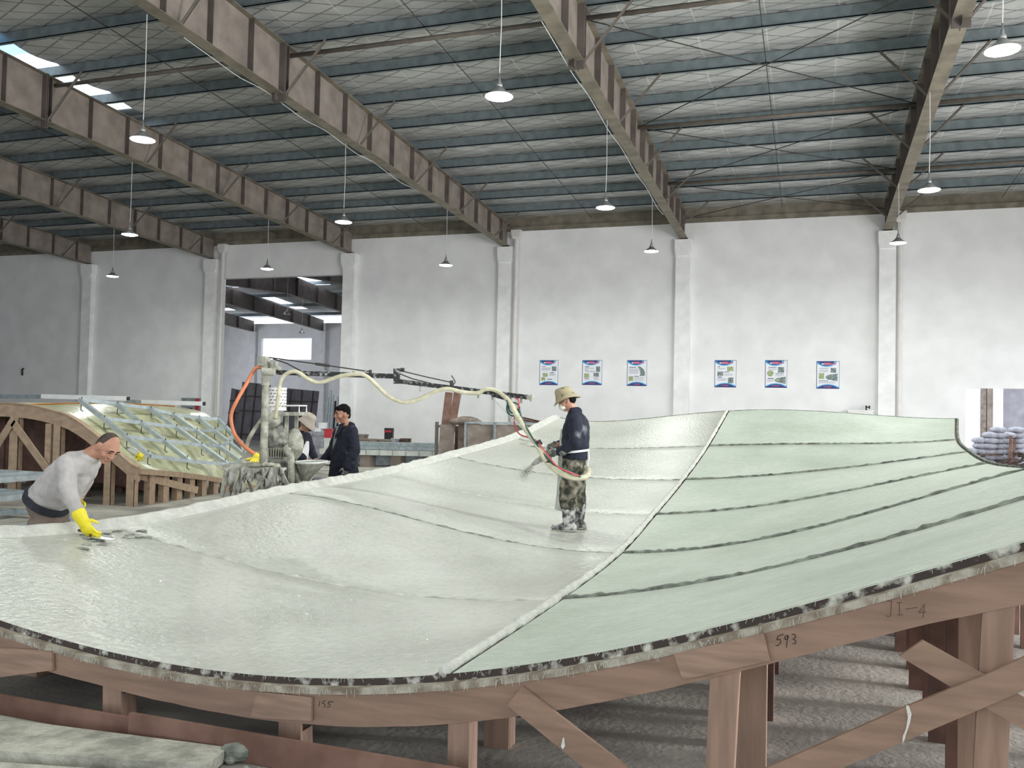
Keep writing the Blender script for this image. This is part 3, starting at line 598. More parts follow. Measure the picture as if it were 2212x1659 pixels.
# near edge: splashed strip, plywood lip, glass fibres, front rib
NE = [surf(k/80, 0) for k in range(81)]
obj('edge_strip', MB().ring_loft([[p+V((0, .0, -.002)), p+V((0, .03, -.002)), p+V((0, .03, -.045)), p+V((0, -.004, -.045))] for p in NE]), m_edge, mo)
obj('lip', MB().ring_loft([[p+V((0, -.045, -.034)), p+V((0, .02, -.034)), p+V((0, .02, -.064)), p+V((0, -.045, -.064))] for p in NE]), m_lip, mo)
mb = MB()
for i in range(620):
    p = NE[0].lerp(NE[-1], random.random()); p = surf(random.random(), 0); L_ = random.uniform(.008, .035); a = p+V((0, -.047, -.036+random.uniform(-.006, .004)))
    if random.random() < .3: a = p+V((0, -.003, 0)); L_ *= .6
    mb.bar(a, a+V((random.uniform(-.012, .012), -.004, -L_)), .0012, .0012)
o = obj('fibre_fringe', mb, m_fibre, mo, label='pale glass fibres hanging over the lip'); o['kind'] = 'stuff'
YF = 3.665
RB = [(90, 1448), (224, 1483), (282, 1497), (459, 1537), (600, 1558), (651, 1564), (800, 1571), (917, 1569), (968, 1566), (1033, 1558), (1127, 1546), (1203, 1531), (1373, 1501), (1500, 1475), (1662, 1435), (1940, 1364), (2121, 1325), (2208, 1305)]
rb = np.array([(atY(x, y, YF).x, atY(x, y, YF).z) for x, y in RB]); rpoly = np.polyfit(rb[:, 0], rb[:, 1], 4)
def rbot(x): return float(np.polyval(rpoly, x)) if -4.2 < x < .9 else (surfX(x, YJ[0])-.235)
low = [V((p.x, YF, min(rbot(p.x)+random.uniform(-.002, .002), p.z-.14))) for p in NE]
mb = MB(); mb.ring_loft([[V((a.x, YF, a.z-.06)), V((a.x, YF+.022, a.z-.06)), b+V((0, .022, 0)), b] for a, b in zip(NE, low)]); obj('front_rib', mb, m_ply, mo, label='curved plywood front rib')
def quadp(name, pts, mat, yv=YF, th=.018, dy=0, label=None):
    """board whose outline is given in the plane of the front rib, in front of it by dy"""
    P_ = [atY(x, y, yv-dy) for x, y in pts]; return obj(name, MB().prism(P_, (0, -th if dy > 0 else th, 0)), mat, mo, label=label)
# inner ribs and legs
LEGX = [-5.3, -4.4, -3.48, -2.4, -1.47, -.26, .66, 1.5]
rows = [4.12+.46*i for i in range(9)]+[8.6, 11.0, 13.5, 15.9, 18.2]
for yv in rows:
    tt = min((yv-YJ[0])/2.44, 5.99); E_ = [surf(k/24, tt) for k in range(25)]
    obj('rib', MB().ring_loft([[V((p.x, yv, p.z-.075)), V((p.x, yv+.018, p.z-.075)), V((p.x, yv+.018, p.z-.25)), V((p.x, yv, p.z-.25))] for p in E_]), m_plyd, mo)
    for i, x in enumerate(LEGX):
        if yv > 8.5 and i % 2: continue
        x_ = x+.025*math.sin(yv*7+i); zt = surfX(x, yv)-.12
        obj('leg', MB().box((x_, yv-.012, zt/2), (.13, .018, zt)).box((x_+.058, yv+.035, zt/2), (.018, .08, zt)), m_plyv if yv < 4.3 else m_plyd, mo)  # legs behind the front rows use a darker plywood
# front legs and their side boards
def fleg(pts, side=None):
    P_ = [atY(x, y, YF+.01) for x, y in pts]; zb = 0
    for i in (2, 3): P_[i] = P_[i]+(P_[i]-P_[3 if i == 2 else 0] if False else V((0, 0, 0)))
    a, b, c, d = P_; c = V((c.x, c.y, 0)); d = V((d.x, d.y, 0)); mb = MB(); mb.prism([a, b, c, d], (0, .018, 0))
    mb.prism([b+V((-.016, .018, -.05)), b+V((0, .018, -.05)), c+V((0, .018, 0)), c+V((-.016, .018, 0))], (0, .09, 0)); obj('leg', mb, m_plyv, mo)
fleg([(222, 1470), (261, 1480), (261, 1600), (220, 1600)]); fleg([(602, 1550), (649, 1560), (649, 1640), (600, 1640)]); fleg([(968, 1545), (1014, 1540), (1012, 1658), (967, 1658)])
fleg([(1535, 1440), (1597, 1430), (1580, 1658), (1520, 1658)]); fleg([(2122, 1320), (2194, 1300), (2168, 1658), (2092, 1658)])
# braces, gusset plates and marks on the front
quadp('brace', [(1130, 1481), (1362, 1659), (1450, 1726), (1355, 1726), (1268, 1659), (1098, 1521)], m_ply, dy=.004)
quadp('brace', [(1610, 1676), (1955, 1524), (2128, 1455), (2280, 1385), (2280, 1458), (2099, 1536), (1810, 1659), (1700, 1706)], m_ply, dy=.03, label='long diagonal board across the right front')
quadp('brace', [(1992, 1381), (2280, 1541), (2260, 1602), (2129, 1527), (1942, 1415)], m_ply, dy=.004)
quadp('brace', [(-60, 1395), (117, 1405), (119, 1446), (-60, 1470)], m_ply2, dy=.004)
quadp('gusset_plate', [(1457, 1411), (1650, 1366), (1664, 1425), (1476, 1466)], m_ply2, dy=.003); quadp('gusset_plate', [(560, 1493), (677, 1505), (676, 1555), (546, 1547)], m_ply2, dy=.003)
quadp('drip', [(1957, 1524), (1963, 1524), (1969, 1541), (1966, 1560), (1960, 1577), (1953, 1600), (1949, 1604), (1950, 1590), (1957, 1574), (1961, 1550)], m_mortar, dy=.0495, th=.003, label='pale mortar drip')
quadp('drip', [(1216, 1594), (1219, 1593), (1221, 1612), (1216, 1618), (1212, 1612)], m_mortar, dy=.0235, th=.003)
def stroke(lines, mat, wd=1.5, dy=.0008):
    mb = MB()
    for ln in lines:
        P_ = [atY(x, y, YF-dy) for x, y in ln]
        for a, b in zip(P_, P_[1:]): mb.bar(a, b, .0012, wd*.0021, (0, 0, 1) if abs((b-a).normalized().z) < .9 else (1, 0, 0))
    return mb
obj('pencil_mark', stroke([[(1693, 1370), (1681, 1374), (1678, 1382), (1685, 1381), (1687, 1388), (1680, 1395), (1675, 1394)], [(1702, 1372), (1696, 1375), (1695, 1381), (1700, 1381), (1703, 1373), (1700, 1386), (1699, 1399)], [(1710, 1371), (1717, 1370), (1719, 1376), (1713, 1381), (1719, 1383), (1719, 1390), (1712, 1391)]], m_ink), m_ink, mo, label='handwritten 593')
obj('pencil_mark', stroke([[(691, 1514), (689, 1526)], [(703, 1514), (698, 1515), (696, 1520), (701, 1520), (703, 1524), (699, 1528)], [(720, 1516), (710, 1516), (708, 1521), (713, 1521), (713, 1526), (706, 1528)]], m_ink), m_ink, mo, label='handwritten 155')
obj('pencil_mark', stroke([[(1916, 1298), (1926, 1299), (1924, 1330), (1918, 1333), (1914, 1329)], [(1937, 1302), (1949, 1301)], [(1943, 1302), (1943, 1328)], [(1939, 1329), (1951, 1328)], [(1956, 1316), (1983, 1312)], [(1997, 1305), (1985, 1323), (2000, 1322)], [(1997, 1308), (1994, 1334)]], m_inkl, 1.3), m_inkl, mo, label='faint marking JI-4')
# boards, slabs and dust on the floor before the mould
def board(p0, p1, zt, yv, h, label, mat=m_plyr):
    a = atY(*p0, yv); b = atY(*p1, yv); tag(obj('timber_board', MB().bar((a.x, yv, h/2+.002), (b.x, yv-.02, h/2+.002), .022, h), mat), label, 'board', 'reddish boards on edge before the mould')
board((-120, 1502), (290, 1545), .13, 3.56, .098, 'reddish board on edge at the far left before the mould'); board((282, 1533), (1040, 1655), .13, 3.51, .135, 'longer reddish board on edge running right to the middle leg')
def slab(pts, z, th, label, name='concrete_slab', mat=m_dust):
    P_ = [atZ(x, y, z) for x, y in pts]; return tag(obj(name, MB().prism([p-V((0, 0, th)) for p in P_], (0, 0, th)), mat), label, 'slab')
slab([(-260, 1520), (0, 1551), (494, 1614), (446, 1652), (0, 1622), (-260, 1605)], .062, .055, 'pale dusty concrete slab lying on the floor at the lower left corner')
slab([(-200, 1648), (0, 1646), (330, 1668), (300, 1720), (-200, 1720)], .045, .04, 'second dusty slab just peeking in below the first at the lower left')
mb = MB(); mb.ell(atZ(509, 1625, .045), (.075, .03, 0), (-.02, .03, 0), (0, 0, .045), 9, 6); mb.ell(atZ(498, 1640, .02), (.03, 0, 0), (0, .03, 0), (0, 0, .022), 8, 5)
tag(obj('rubble_lump', mb, m_seam), 'grey lump of rubble at the right end of the dusty slab', 'lump')
mb = MB()
for i in range(260):
    p = atZ(random.uniform(380, 1000), random.uniform(1600, 1720), 0)
    if p.y < 3.45: r_ = random.uniform(.004, .016); mb.ell(p+V((0, 0, r_*.4)), (r_, 0, 0), (0, r_*.8, 0), (0, 0, r_*.7), 5, 4)
o = tag(obj('cement_crumbs', mb, m_dust), 'scattered cement crumbs on the floor by the slab', 'crumbs', kind='stuff')

# ---------------------------------------------------------------- yellow mould at the left with its steel frame
def resamp(pts, n):
    P_ = curve(pts, 6); L_ = [0]
    for a, b in zip(P_, P_[1:]): L_.append(L_[-1]+(b-a).length)
    out = []
    for i in range(n+1):
        d = L_[-1]*i/n; k = max(j for j in range(len(L_)) if L_[j] <= d+1e-9); k = min(k, len(P_)-2); f = (d-L_[k])/max(L_[k+1]-L_[k], 1e-9); out.append(P_[k].lerp(P_[k+1], f))
    return out
A_ = resamp([atY(x, y, 11.3) for x, y in ((300, 1012), (285, 1003), (230, 957), (160, 905), (110, 887), (70, 878), (30, 874), (0, 873), (-70, 876), (-160, 888))], 30)
B_ = resamp([atY(x, y, 15.2) for x, y in ((556, 1050), (530, 995), (495, 940), (454, 899), (420, 885), (375, 879), (330, 880), (270, 883), (180, 892))], 30)
ym = thing('arched_mould', 'yellow green arched mould on timber legs behind the bending man', 'mould', (-11.5, 13, 0))
rowsY = [[A_[k].lerp(B_[k], i/10)+V((0, 0, .05*math.sin(PI*i/10))) for k in range(31)] for i in range(11)]
mb = MB(); mb.grid(rowsY); mb.grid([[p-V((0, 0, .05)) for p in r][::-1] for r in rowsY]); mb.grid([[p for p in rowsY[0]], [p-V((0, 0, .05)) for p in rowsY[0]]]); mb.grid([[r[0] for r in rowsY], [r[0]-V((0, 0, .05)) for r in rowsY]]); mb.grid([rowsY[-1], [p-V((0, 0, .05)) for p in rowsY[-1]]])
obj('mould_surface', mb, m_yel, ym, smooth=True)
obj('end_rib', MB().ring_loft([[p+V((0, -.02, .012)), p+V((0, .03, .012)), p+V((.0, .03, -.21)), p+V((0, -.02, -.21))] for p in A_]), m_plyl, ym)
obj('edge_lip', MB().ring_loft([[p+V((0, -.05, .012)), p+V((0, .05, .012)), p+V((0, .05, .03)), p+V((0, -.05, .03))] for p in A_]), m_plyl, ym)
E0 = [r[0] for r in rowsY]
obj('side_board', MB().ring_loft([[p+V((-.02, 0, .0)), p+V((.04, 0, 0)), p+V((.04, 0, -.09)), p+V((-.02, 0, -.09))] for p in E0]), m_plyl, ym)
for k in (8, 16, 23):
    obj('resin_bead', MB().tube([rowsY[i][k]+V((0, 0, .012)) for i in range(11)] if k > 12 else [rowsY[i][k]+V((0, 0, .005)) for i in range(11)], .016 if k > 12 else .008, 6), M('orange_bead', (.34, .14, .03), .5) if k == 16 else m_yel, ym)
for i, (x0, x1, yt) in enumerate(((24, 41, 893), (100, 112, 915), (118, 132, 905), (228, 241, 970), (275, 290, 1022))):
    a = atY(x0, yt, 11.28); b = atY(x1, yt, 11.28); obj('leg', MB().box(((a.x+b.x)/2, 11.28, a.z/2), (b.x-a.x, .03, a.z)).box((b.x-.01, 11.33, a.z/2), (.02, .1, a.z)), m_plyl, ym)
for i in range(7):
    p = E0[min(10, 1+i)]; q = E0[min(10, 2+i)]; obj('leg', MB().box((p.x-.02, p.y, (p.z-.05)/2), (.02, .13, max(p.z-.05, .02))).box((p.x-.08, p.y-.05, (p.z-.05)/2), (.1, .02, max(p.z-.05, .02))), m_plyl, ym)
for i in range(1, 5):
    for k in (5, 12, 18, 24): p = rowsY[i*2][k]; obj('leg', MB().box((p.x, p.y, (p.z-.06)/2), (.12, .02, p.z-.06)), m_plyd, ym)
def ybrace(p, q, wd=.13): a = atY(*p, 11.24); b = atY(*q, 11.24); obj('brace', MB().bar(a, b, .02, wd), m_plyl, ym)
ybrace((-20, 985), (30, 905)); ybrace((28, 912), (106, 1020))
a = atX(294, 1026, -10.2); obj('brace', MB().bar(a, V((-10.2, a.y+1.5, a.z-.36)), .02, .12), m_plyl, ym)
for i in (3, 6):
    obj('dark_inner_sheet', MB().ring_loft([[p+V((0, 0, -.06)), p+V((0, .02, -.06)), V((p.x, p.y+.02, (max(p.z*.2-.1, 0) if i == 3 else 0))), V((p.x, p.y, (max(p.z*.2-.1, 0) if i == 3 else 0)))] for p in rowsY[i][4:]]), m_plyd, ym)  # ribs extended as dark sheets, added to stand in for shade inside the mould
# welded steel frame lying over it
sf = thing('steel_grid', 'galvanised steel tube frame lying over the yellow mould', 'frame', (-11, 13, .9))
tops = [(172, 863, 11.6), (250, 872, 12.4), (322, 882, 13.2), (372, 895, 13.8), (428, 902, 14.5), (470, 905, 15.0)]; feet = [(325, 985, 11.6), (410, 996, 12.4), (492, 1003, 13.2), (525, 1000, 13.8), (530, 985, 14.5), (522, 958, 15.0)]
TP = [atY(*q) for q in tops]; FT = [atY(*q) for q in feet]
for a, b in zip(TP, FT): obj('bar', MB().bar(a, b, .07, .07), m_galv, sf)
for f in (0, .34, .66, 1):
    L_ = [a.lerp(b, f) for a, b in zip(TP, FT)]
    for a, b in zip(L_, L_[1:]): obj('cross_bar', MB().bar(a, b, .06, .06), m_galv, sf)
for a, b in zip(TP, FT):
    for f in (.03, .36, .68, .97):
        p = a.lerp(b, f); obj('anchor_rod', MB().tube([p+V((0, 0, .07)), p+V((.02, -.03, -.15)), p+V((.07, -.03, -.17))], .008, 5), m_rod, sf)
for x0, y0, x1, y1, yv, q in ((-60, 856, 92, 857, 14.2, 'dull one at far left'), (92, 856, 276, 861, 13.4, 'bright one in the middle'), (272, 867, 308, 869, 14.9, 'short dark one'), (308, 868, 440, 872, 14.9, 'thin bright one at right')):
    a = atY(x0, y0, yv); b = atY(x1, y1, yv); t = thing('square_tube', 'square steel tube across the top of the yellow mould, '+q, 'tube', a, 'square tubes on the yellow mould')
    obj('tube_body', MB().bar(a, b, .08, .085), m_galvd if 'du' in q or 'dark' in q else m_btube, t); obj('end_plug', MB().bar(b, b+(b-a).normalized()*.02, .07, .075), m_black, t)
p = atY(325, 992, 11.45)
def glove(c, fwd, label, mat=m_yglove):
    c = V(c); f = V(fwd).normalized(); s_ = f.cross(V((0, 0, 1))).normalized(); mb = MB(); mb.ell(c, f*.10, s_*.055, V((0, 0, .022)), 10, 6); mb.cap(c-f*.06, c-f*.17, .03, .042)
    for i in range(4): mb.cap(c+f*.08+s_*(-.036+.024*i), c+f*(.155-.01*abs(i-1.4))+s_*(-.05+.033*i)+V((0, 0, -.008)), .012, .010)
    mb.cap(c+s_*.05, c+s_*.10+f*.05, .014, .011); return tag(rem('rubber_glove', mb, mat, None, .006, 3), label, 'glove')
def yat(px, py):
    best = min(((p-EYEP).normalized()-ray(px, py).normalized()).length*1e3 for r in rowsY for p in r); return min((p for r in rowsY for p in r), key=lambda p: ((p-EYEP).normalized()-ray(px, py).normalized()).length)
g = yat(312, 988); glove(g+V((0, 0, .05)), (.5, -.7, -.35), 'yellow rubber glove lying on the edge of the yellow mould')
g = yat(288, 984); tag(obj('paper_cup', MB().lathe(g+V((-.06, -.05, .06)), [(.05, 0), (.06, .16)], 12, (.8, .2, -.3)), m_white, smooth=False), 'crumpled white cup beside the yellow glove', 'cup')
# flat steel frames stacked on the floor behind the bending man
for i, (z, q) in enumerate(((.08, 'lowest'), (.34, 'middle'), (.60, 'topmost'))):
    c = atZ(20, 1075, z); c = V((-10.0, 8.9, z)); t = thing('steel_grid', 'grey steel tube frame on the floor behind the bending man, %s of its stack' % q, 'frame', c, 'stacked steel frames')
    x0, x1, y0, y1 = -13.6, -10.25+(1.0 if i == 0 else .12*i), 8.1+.1*i, 9.5+.1*i
    for p, r_ in (((x0, y0), (x1, y0)), ((x0, y1), (x1, y1)), ((x0, y0), (x0, y1)), ((x1, y0), (x1, y1)), ((x0+1, y0), (x0+1, y1)), ((x0+2, y0), (x0+2, y1)), ((x0+3, y0), (x0+3, y1)), ((x0+.2, y0), (x0+2, y1))): obj('bar', MB().bar((p[0], p[1], z), (r_[0], r_[1], z), .06, .07), m_galv, t)
    for xx in (x0+.05, x1-.05):
        for yy in (y0, y1): obj('spacer', MB().box((xx, yy, z-.13+(.07 if i == 0 else 0)), (.07, .07, .20 if i else .06)), m_plyv, t)

# ---------------------------------------------------------------- spray boom stand
DB = 11.3
st = thing('spray_boom', 'mortar caked post with a long two part swing arm reaching over the mould', 'boom', (atD(575, 1060, DB).x, atD(575, 1060, DB).y, 0))
pt = atD(576, 772, DB); pb = V((pt.x, pt.y, 0)); pxm = DB/1896
obj('post', MB().lathe(pb, [(.16, 0), (.16, .02), (.05, .03), (.05, 1.0), (.045, pt.z-.32)], 14), m_caked, st, smooth=False)
mb = MB(); mb.lathe(V((pt.x, pt.y, pt.z-.36)), [(.058, 0), (.058, .14), (.066, .15), (.066, .24), (.05, .25), (.05, .36)], 14); mb.box(V((pt.x-.03, pt.y, pt.z-.05)), (.10, .12, .12)); mb.lathe(atD(577, 803, DB-.1), [(.05, -.06), (.05, .1)], 12, CR); mb.box(atD(592, 790, DB-.06), (.08, .06, .1)); mb.cap(atD(588, 786, DB-.06), atD(603, 796, DB-.06), .03, .028)
obj('swivel_head', mb, m_caked, st)
bp = lambda x, y: atD(x, y, DB-(x-577)/573*.8)
obj('inner_arm', MB().bar(bp(585, 804), bp(858, 813), .045, .06), m_arm, st)
mb = MB(); mb.tube([bp(580, 772), bp(690, 787), bp(800, 803)], .009, 6); mb.tube([bp(682, 786), bp(712, 790)], .018, 8); mb.tube([bp(590, 775), bp(620, 785), bp(655, 804)], .010, 6); mb.bar(bp(800, 799), bp(800, 812), .03, .03)
obj('tie_rod', mb, m_rod, st)
obj('elbow_post', MB().bar(bp(857, 796), bp(857, 829), .075, .075, CR).lathe(bp(865, 799), [(.025, 0), (.025, .05)], 10, CR), m_arm, st)
obj('outer_arm', MB().bar(bp(857, 823), bp(1140, 858), .045, .055), m_arm, st)
mb = MB(); mb.tube([bp(862, 800), bp(920, 814), bp(975, 826)], .008, 6); mb.tube([bp(860, 806), bp(890, 818), bp(930, 828)], .008, 6); mb.bar(bp(975, 822), bp(976, 834), .03, .04); mb.tube(curve([bp(976, 834), bp(983, 826), bp(980, 818), bp(975, 811)]), .007, 5)
obj('tie_rod', mb, m_rod, st)
obj('end_plate', MB().box(bp(1149, 860), (.03, .09, .08)).box(bp(1143, 859), (.09, .05, .05)), m_caked, st)
obj('lower_bar', MB().bar(bp(1062, 853), bp(1100, 864), .03, .035), m_arm, st)
mb = MB()
for x in (647, 666, 702, 764, 790): mb.tube([bp(x, 801), bp(x, 815)], .016, 6)
for x in (908, 995, 1033, 1064, 1102, 1126): mb.tube([bp(x, 828+(x-860)*.117), bp(x, 840+(x-860)*.117)], .013, 6)
obj('hanger', mb, m_caked, st)
base = [(478, 1010), (600, 1007)]
mb = MB(); mb.bar(atD(478, 1010, DB-.3), atD(605, 1007, DB-.1), .06, .07); mb.bar(atD(600, 1008, DB-.1), atD(640, 1090, DB-.1), .06, .06); mb.bar(atD(535, 1012, DB-.3), atD(498, 1120, DB-.3), .04, .04); mb.bar(atD(530, 1012, DB-.2), atD(560, 1120, DB-.2), .035, .035); mb.bar(atD(490, 1012, DB-.3), atD(470, 1130, DB-.4), .045, .045)
mb.tube([atD(580, 1012, DB-.5), atD(543, 1072, DB-.5)], .013, 6); obj('base_frame', mb, m_caked, st)
obj('stay', MB().tube(curve([atD(567, 905, DB), atD(545, 935, DB), atD(532, 965, DB), atD(524, 1005, DB-.2)]), .028, 8), m_caked, st)
for x, y, w_, h, tl in ((500, 1012, .20, .30, .1), (524, 1010, .12, .36, -.05), (548, 1011, .26, .16, 0), (568, 1010, .14, .28, .12), (588, 1009, .20, .34, -.1), (604, 1010, .10, .22, .1)):
    c = atD(x, y, DB-.32); mb = MB(); n_ = 7; g_ = []
    for i in range(9):
        v = i/8; ww = w_*(1-.55*v+.25*math.sin(7*v+x)); g_.append([c+CR*(ww*(k/n_-.5)+tl*v*h+.02*math.sin(9*v+k))+CF*(.035*math.sin(k*1.9+5*v+x))-V((0, 0, h*v*(1+.22*math.sin(k*2.3+x)))) for k in range(n_+1)])
    mb.grid(g_); mb.grid([[p+CF*.006 for p in r][::-1] for r in g_]); obj('hanging_rag', mb, m_plast, st, smooth=True)
mb = MB()
for x, y, rx, rz in ((512, 1006, .10, .03), (545, 1005, .12, .035), (578, 1004, .10, .03), (596, 1006, .06, .03)): mb.ell(atD(x, y, DB-.2), CR*rx, CF*.06, V((0, 0, rz)), 12, 7)
rem('caked_lump', mb, m_caked, st, .014, 2, .03, .05)
# mixer pump
DM = 11.75
mx = thing('mixer_pump', 'mortar caked mixing pump with motor, shelf and hopper', 'machine', (atD(615, 1000, DM).x, atD(615, 1000, DM).y, 0))
def dn(x, D=DM): p = atD(x, 1000, D); return V((p.x, p.y, 0))
for x, D in ((620, DM), (641, DM+.25)): tp = atD(x, 890, D); obj('post', MB().bar(V((tp.x, tp.y, 0)), tp, .045, .045, CR), m_caked, mx)
mb = MB(); a, b = atD(567, 890, DM-.1), atD(646, 890, DM-.1); back = V((-math.sin(YAW), math.cos(YAW), 0))*.42
mb.prism([a, b, b+back, a+back], (0, 0, -.05)); obj('shelf', mb, m_caked, mx)
mb = MB()
for o_ in (V(), back): mb.tube([a+o_, a+o_+V((0, 0, .085)), b+o_+V((0, 0, .085)), b+o_], .011, 6)
mb.tube([b+V((0, 0, .085)), b+back+V((0, 0, .085))], .011, 6); obj('rail', mb, m_white, mx)
c = atD(590, 910, DM-.05); obj('motor_dome', MB().ell(c, CR*.12+V((0, 0, .02)), CF*.13, V((.03, 0, .12)), 14, 9), m_caked, mx, smooth=True)
mb = MB().lathe(atD(600, 965, DM), [(.10, -.02), (.15, .02), (.17, .12), (.14, .26), (.10, .34)], 14, (-.25, 0, 1))
obj('motor_body', mb, m_cakedd, mx)
mb = MB()
for i in range(9): mb.box(atD(582+i*5.4, 977, DM-.18), (.013, .1, .12), Matrix.Rotation(YAW, 3, 'Z'))
obj('cooling_fins', mb, m_caked, mx)
mb = MB().lathe(dn(597), [(.24, 0), (.26, .3), (.24, .62), (.2, .95)], 14); obj('pump_body', mb, m_cakedd, mx)
c = atD(634, 960, DM+.1); obj('lid_bag', MB().ell(c, CR*.14, CF*.13, V((0, 0, .22)), 12, 8), m_caked, mx, smooth=True)
mb = MB().tube(curve([atD(614, 965, DM-.3), atD(622, 978, DM-.3), atD(629, 995, DM-.3), atD(628, 1100, DM-.3)]), .045, 10); mb.tube([atD(632, 1000, DM-.2), atD(655, 1075, DM-.2)], .04, 8); obj('outlet_pipe', mb, m_caked, mx)
rim = atD(672, 998, DM); mb = MB()
prof = [((640, 998), (706, 998), .30), ((645, 1015), (690, 1015), .22), ((650, 1030), (672, 1032), .14), ((652, 1045), (664, 1046), .06)]
rings = []
for (x0, y0), (x1, y1), d_ in prof:
    p, q = atD(x0, y0, DM-.1), atD(x1, y1, DM-.1); m_ = (p+q)/2; h = (q-p)/2; rings.append([m_+h*math.cos(2*PI*k/16)+V((CF.x, CF.y, 0))*d_*math.sin(2*PI*k/16) for k in range(16)])
mb.ring_loft(rings); obj('hopper', mb, m_caked, mx)
obj('hopper_rim', MB().tube(rings[0]+[rings[0][0]], .016, 6), m_wtable, mx)
tag(obj('white_drum', MB().lathe(V((0, 0, .002))+atD(598, 887, DM+.1), [(.125, 0), (.128, .01), (.124, .02), (.124, .30), (.128, .31)], 24), m_white, smooth=False), 'white perforated drum standing on the machine shelf', 'drum')
dr = bpy.data.objects['white_drum']; mb = MB(); cc = V((0, 0, 0))+ORG['white_drum']
for r_ in range(6):
    for k in range(14):
        a_ = 2*PI*k/14+.22*r_; mb.bar(cc+V((math.cos(a_)*.126, math.sin(a_)*.126, .05+.043*r_)), cc+V((math.cos(a_+.25)*.126, math.sin(a_+.25)*.126, .06+.043*r_)), .004, .008)
obj('slots', mb, m_black, dr)
mb = MB().ell(dn(690)+V((0, 0, .36)), CR*.2, V((CF.x, CF.y, 0))*.18, V((0, 0, .36)), 14, 9); tag(rem('plastic_sack', mb, m_sack, None, .03, 2, .05, .12), 'pale plastic sack standing under the hopper', 'sack')
glove(atD(551, 994, DB-.35)+V((0, 0, .02)), (.3, -.5, -.1), 'yellow rubber glove draped on the boom base')
# hoses
def hose(name, pts, r, mat, label, n=6): return tag(obj(name, MB().tube(curve(pts, n), r, 8), mat, smooth=True), label, 'hose')
hose('orange_hose', [atD(567, 793, DB), atD(551, 797, DB), atD(533, 828, DB-.1), atD(512, 865, DB-.2), atD(500, 893, DB-.2), atD(501, 920, DB-.2), atD(511, 945, DB-.2), atD(530, 966, DB-.2), atD(556, 985, DB-.2)], .024, m_orange, 'orange hose looping down from the boom post head')
hose('cream_hose', [atD(594, 905, DB), atD(601, 860, DB-.1), atD(606, 825, DB-.1), atD(618, 808, DB-.12), atD(640, 803, DB-.15), atD(668, 820, DB-.2), atD(692, 826, DB-.2), atD(730, 814, DB-.25)]+[bp(x, y)+CF*-.06 for x, y in ((762, 809), (790, 811), (815, 832), (840, 855), (865, 867), (885, 868), (912, 860), (940, 846), (968, 840), (1000, 847), (1032, 849), (1046, 842), (1062, 841), (1078, 847), (1090, 857))], .026, m_cream, 'long cream hose wound along the whole swing arm')
# ---------------------------------------------------------------- people
def frame(px, py, D, face, z=0):
    """origin under the given pixel at depth D; axes forward, left, up"""
    p = atD(px, py, D); f = V(face).normalized(); return V((p.x, p.y, z)), f, V((-f.y, f.x, 0))
def head(mb, c, f, l, u, k=1.0, ears=True):
    def fn(p):
        x, y, z = p
        if z < 0: y *= 1-.38*(-z)**1.6; x = x*(1-.10*(-z)) if x > 0 else x*(1-.45*(-z)**1.2)
        if x > 0: x = x*(.97-.05*abs(y))
        if x > .55 and abs(z-.02) < .22 and .12 < abs(y) < .6: x -= .045
        if z > .15 and x > .6: x -= .06*(z-.15)
        return V((x, y, z))
    X, Y_, Z = f*.097*k, l*.077*k, u*.120*k
    mb.ell(c, X, Y_, Z, 28, 18, fn)
    P_ = lambda x, y, z: c+f*x*k+l*y*k+u*z*k
    mb.cap(P_(.088, 0, .012), P_(.104, 0, -.028), .010*k, .0145*k); mb.cap(P_(.094, .012, -.032), P_(.094, -.012, -.032), .010*k, .010*k)
    mb.cap(P_(.082, .045, .026), P_(.089, .012, .023), .010*k, .010*k); mb.cap(P_(.082, -.045, .026), P_(.089, -.012, .023), .010*k, .010*k)
    mb.cap(P_(.083, .016, -.063), P_(.083, -.016, -.063), .010*k, .010*k); mb.cap(P_(.080, .012, -.076), P_(.080, -.012, -.076), .010*k, .010*k); mb.ell(P_(.062, 0, -.100), f*.025*k, l*.026*k, u*.018*k)
    for s in (1, -1):
        mb.ell(P_(.05, s*.045, -.03), f*.03*k, l*.025*k, u*.028*k)
        if ears: mb.ell(P_(-.008, s*.083, -.008), f*.024*k+l*(-s*.006), l*.013*k, u*.036*k, 10, 7); mb.ell(P_(-.002, s*.084, -.036), f*.012*k, l*.010*k, u*.014*k, 8, 6)
    return P_
def facebits(t, P_, f, l, k=1.0):
    for s in (1, -1): obj('eye', MB().ell(P_(.0865, s*.033, .006), f*.006*k, l*.012*k, f.cross(l)*.0055*k, 10, 6), m_eye, t, smooth=True)
    obj('brow', MB().tube([P_(.089, .05, .030), P_(.097, .03, .036), P_(.098, .013, .031)], .0045*k, 6).tube([P_(.089, -.05, .030), P_(.097, -.03, .036), P_(.098, -.013, .031)], .0045*k, 6), m_hair, t)
    obj('lips', MB().ell(P_(.092, 0, -.0665), f*.0035*k, l*.020*k, f.cross(l)*.009*k, 10, 6), m_lipc, t, smooth=True)
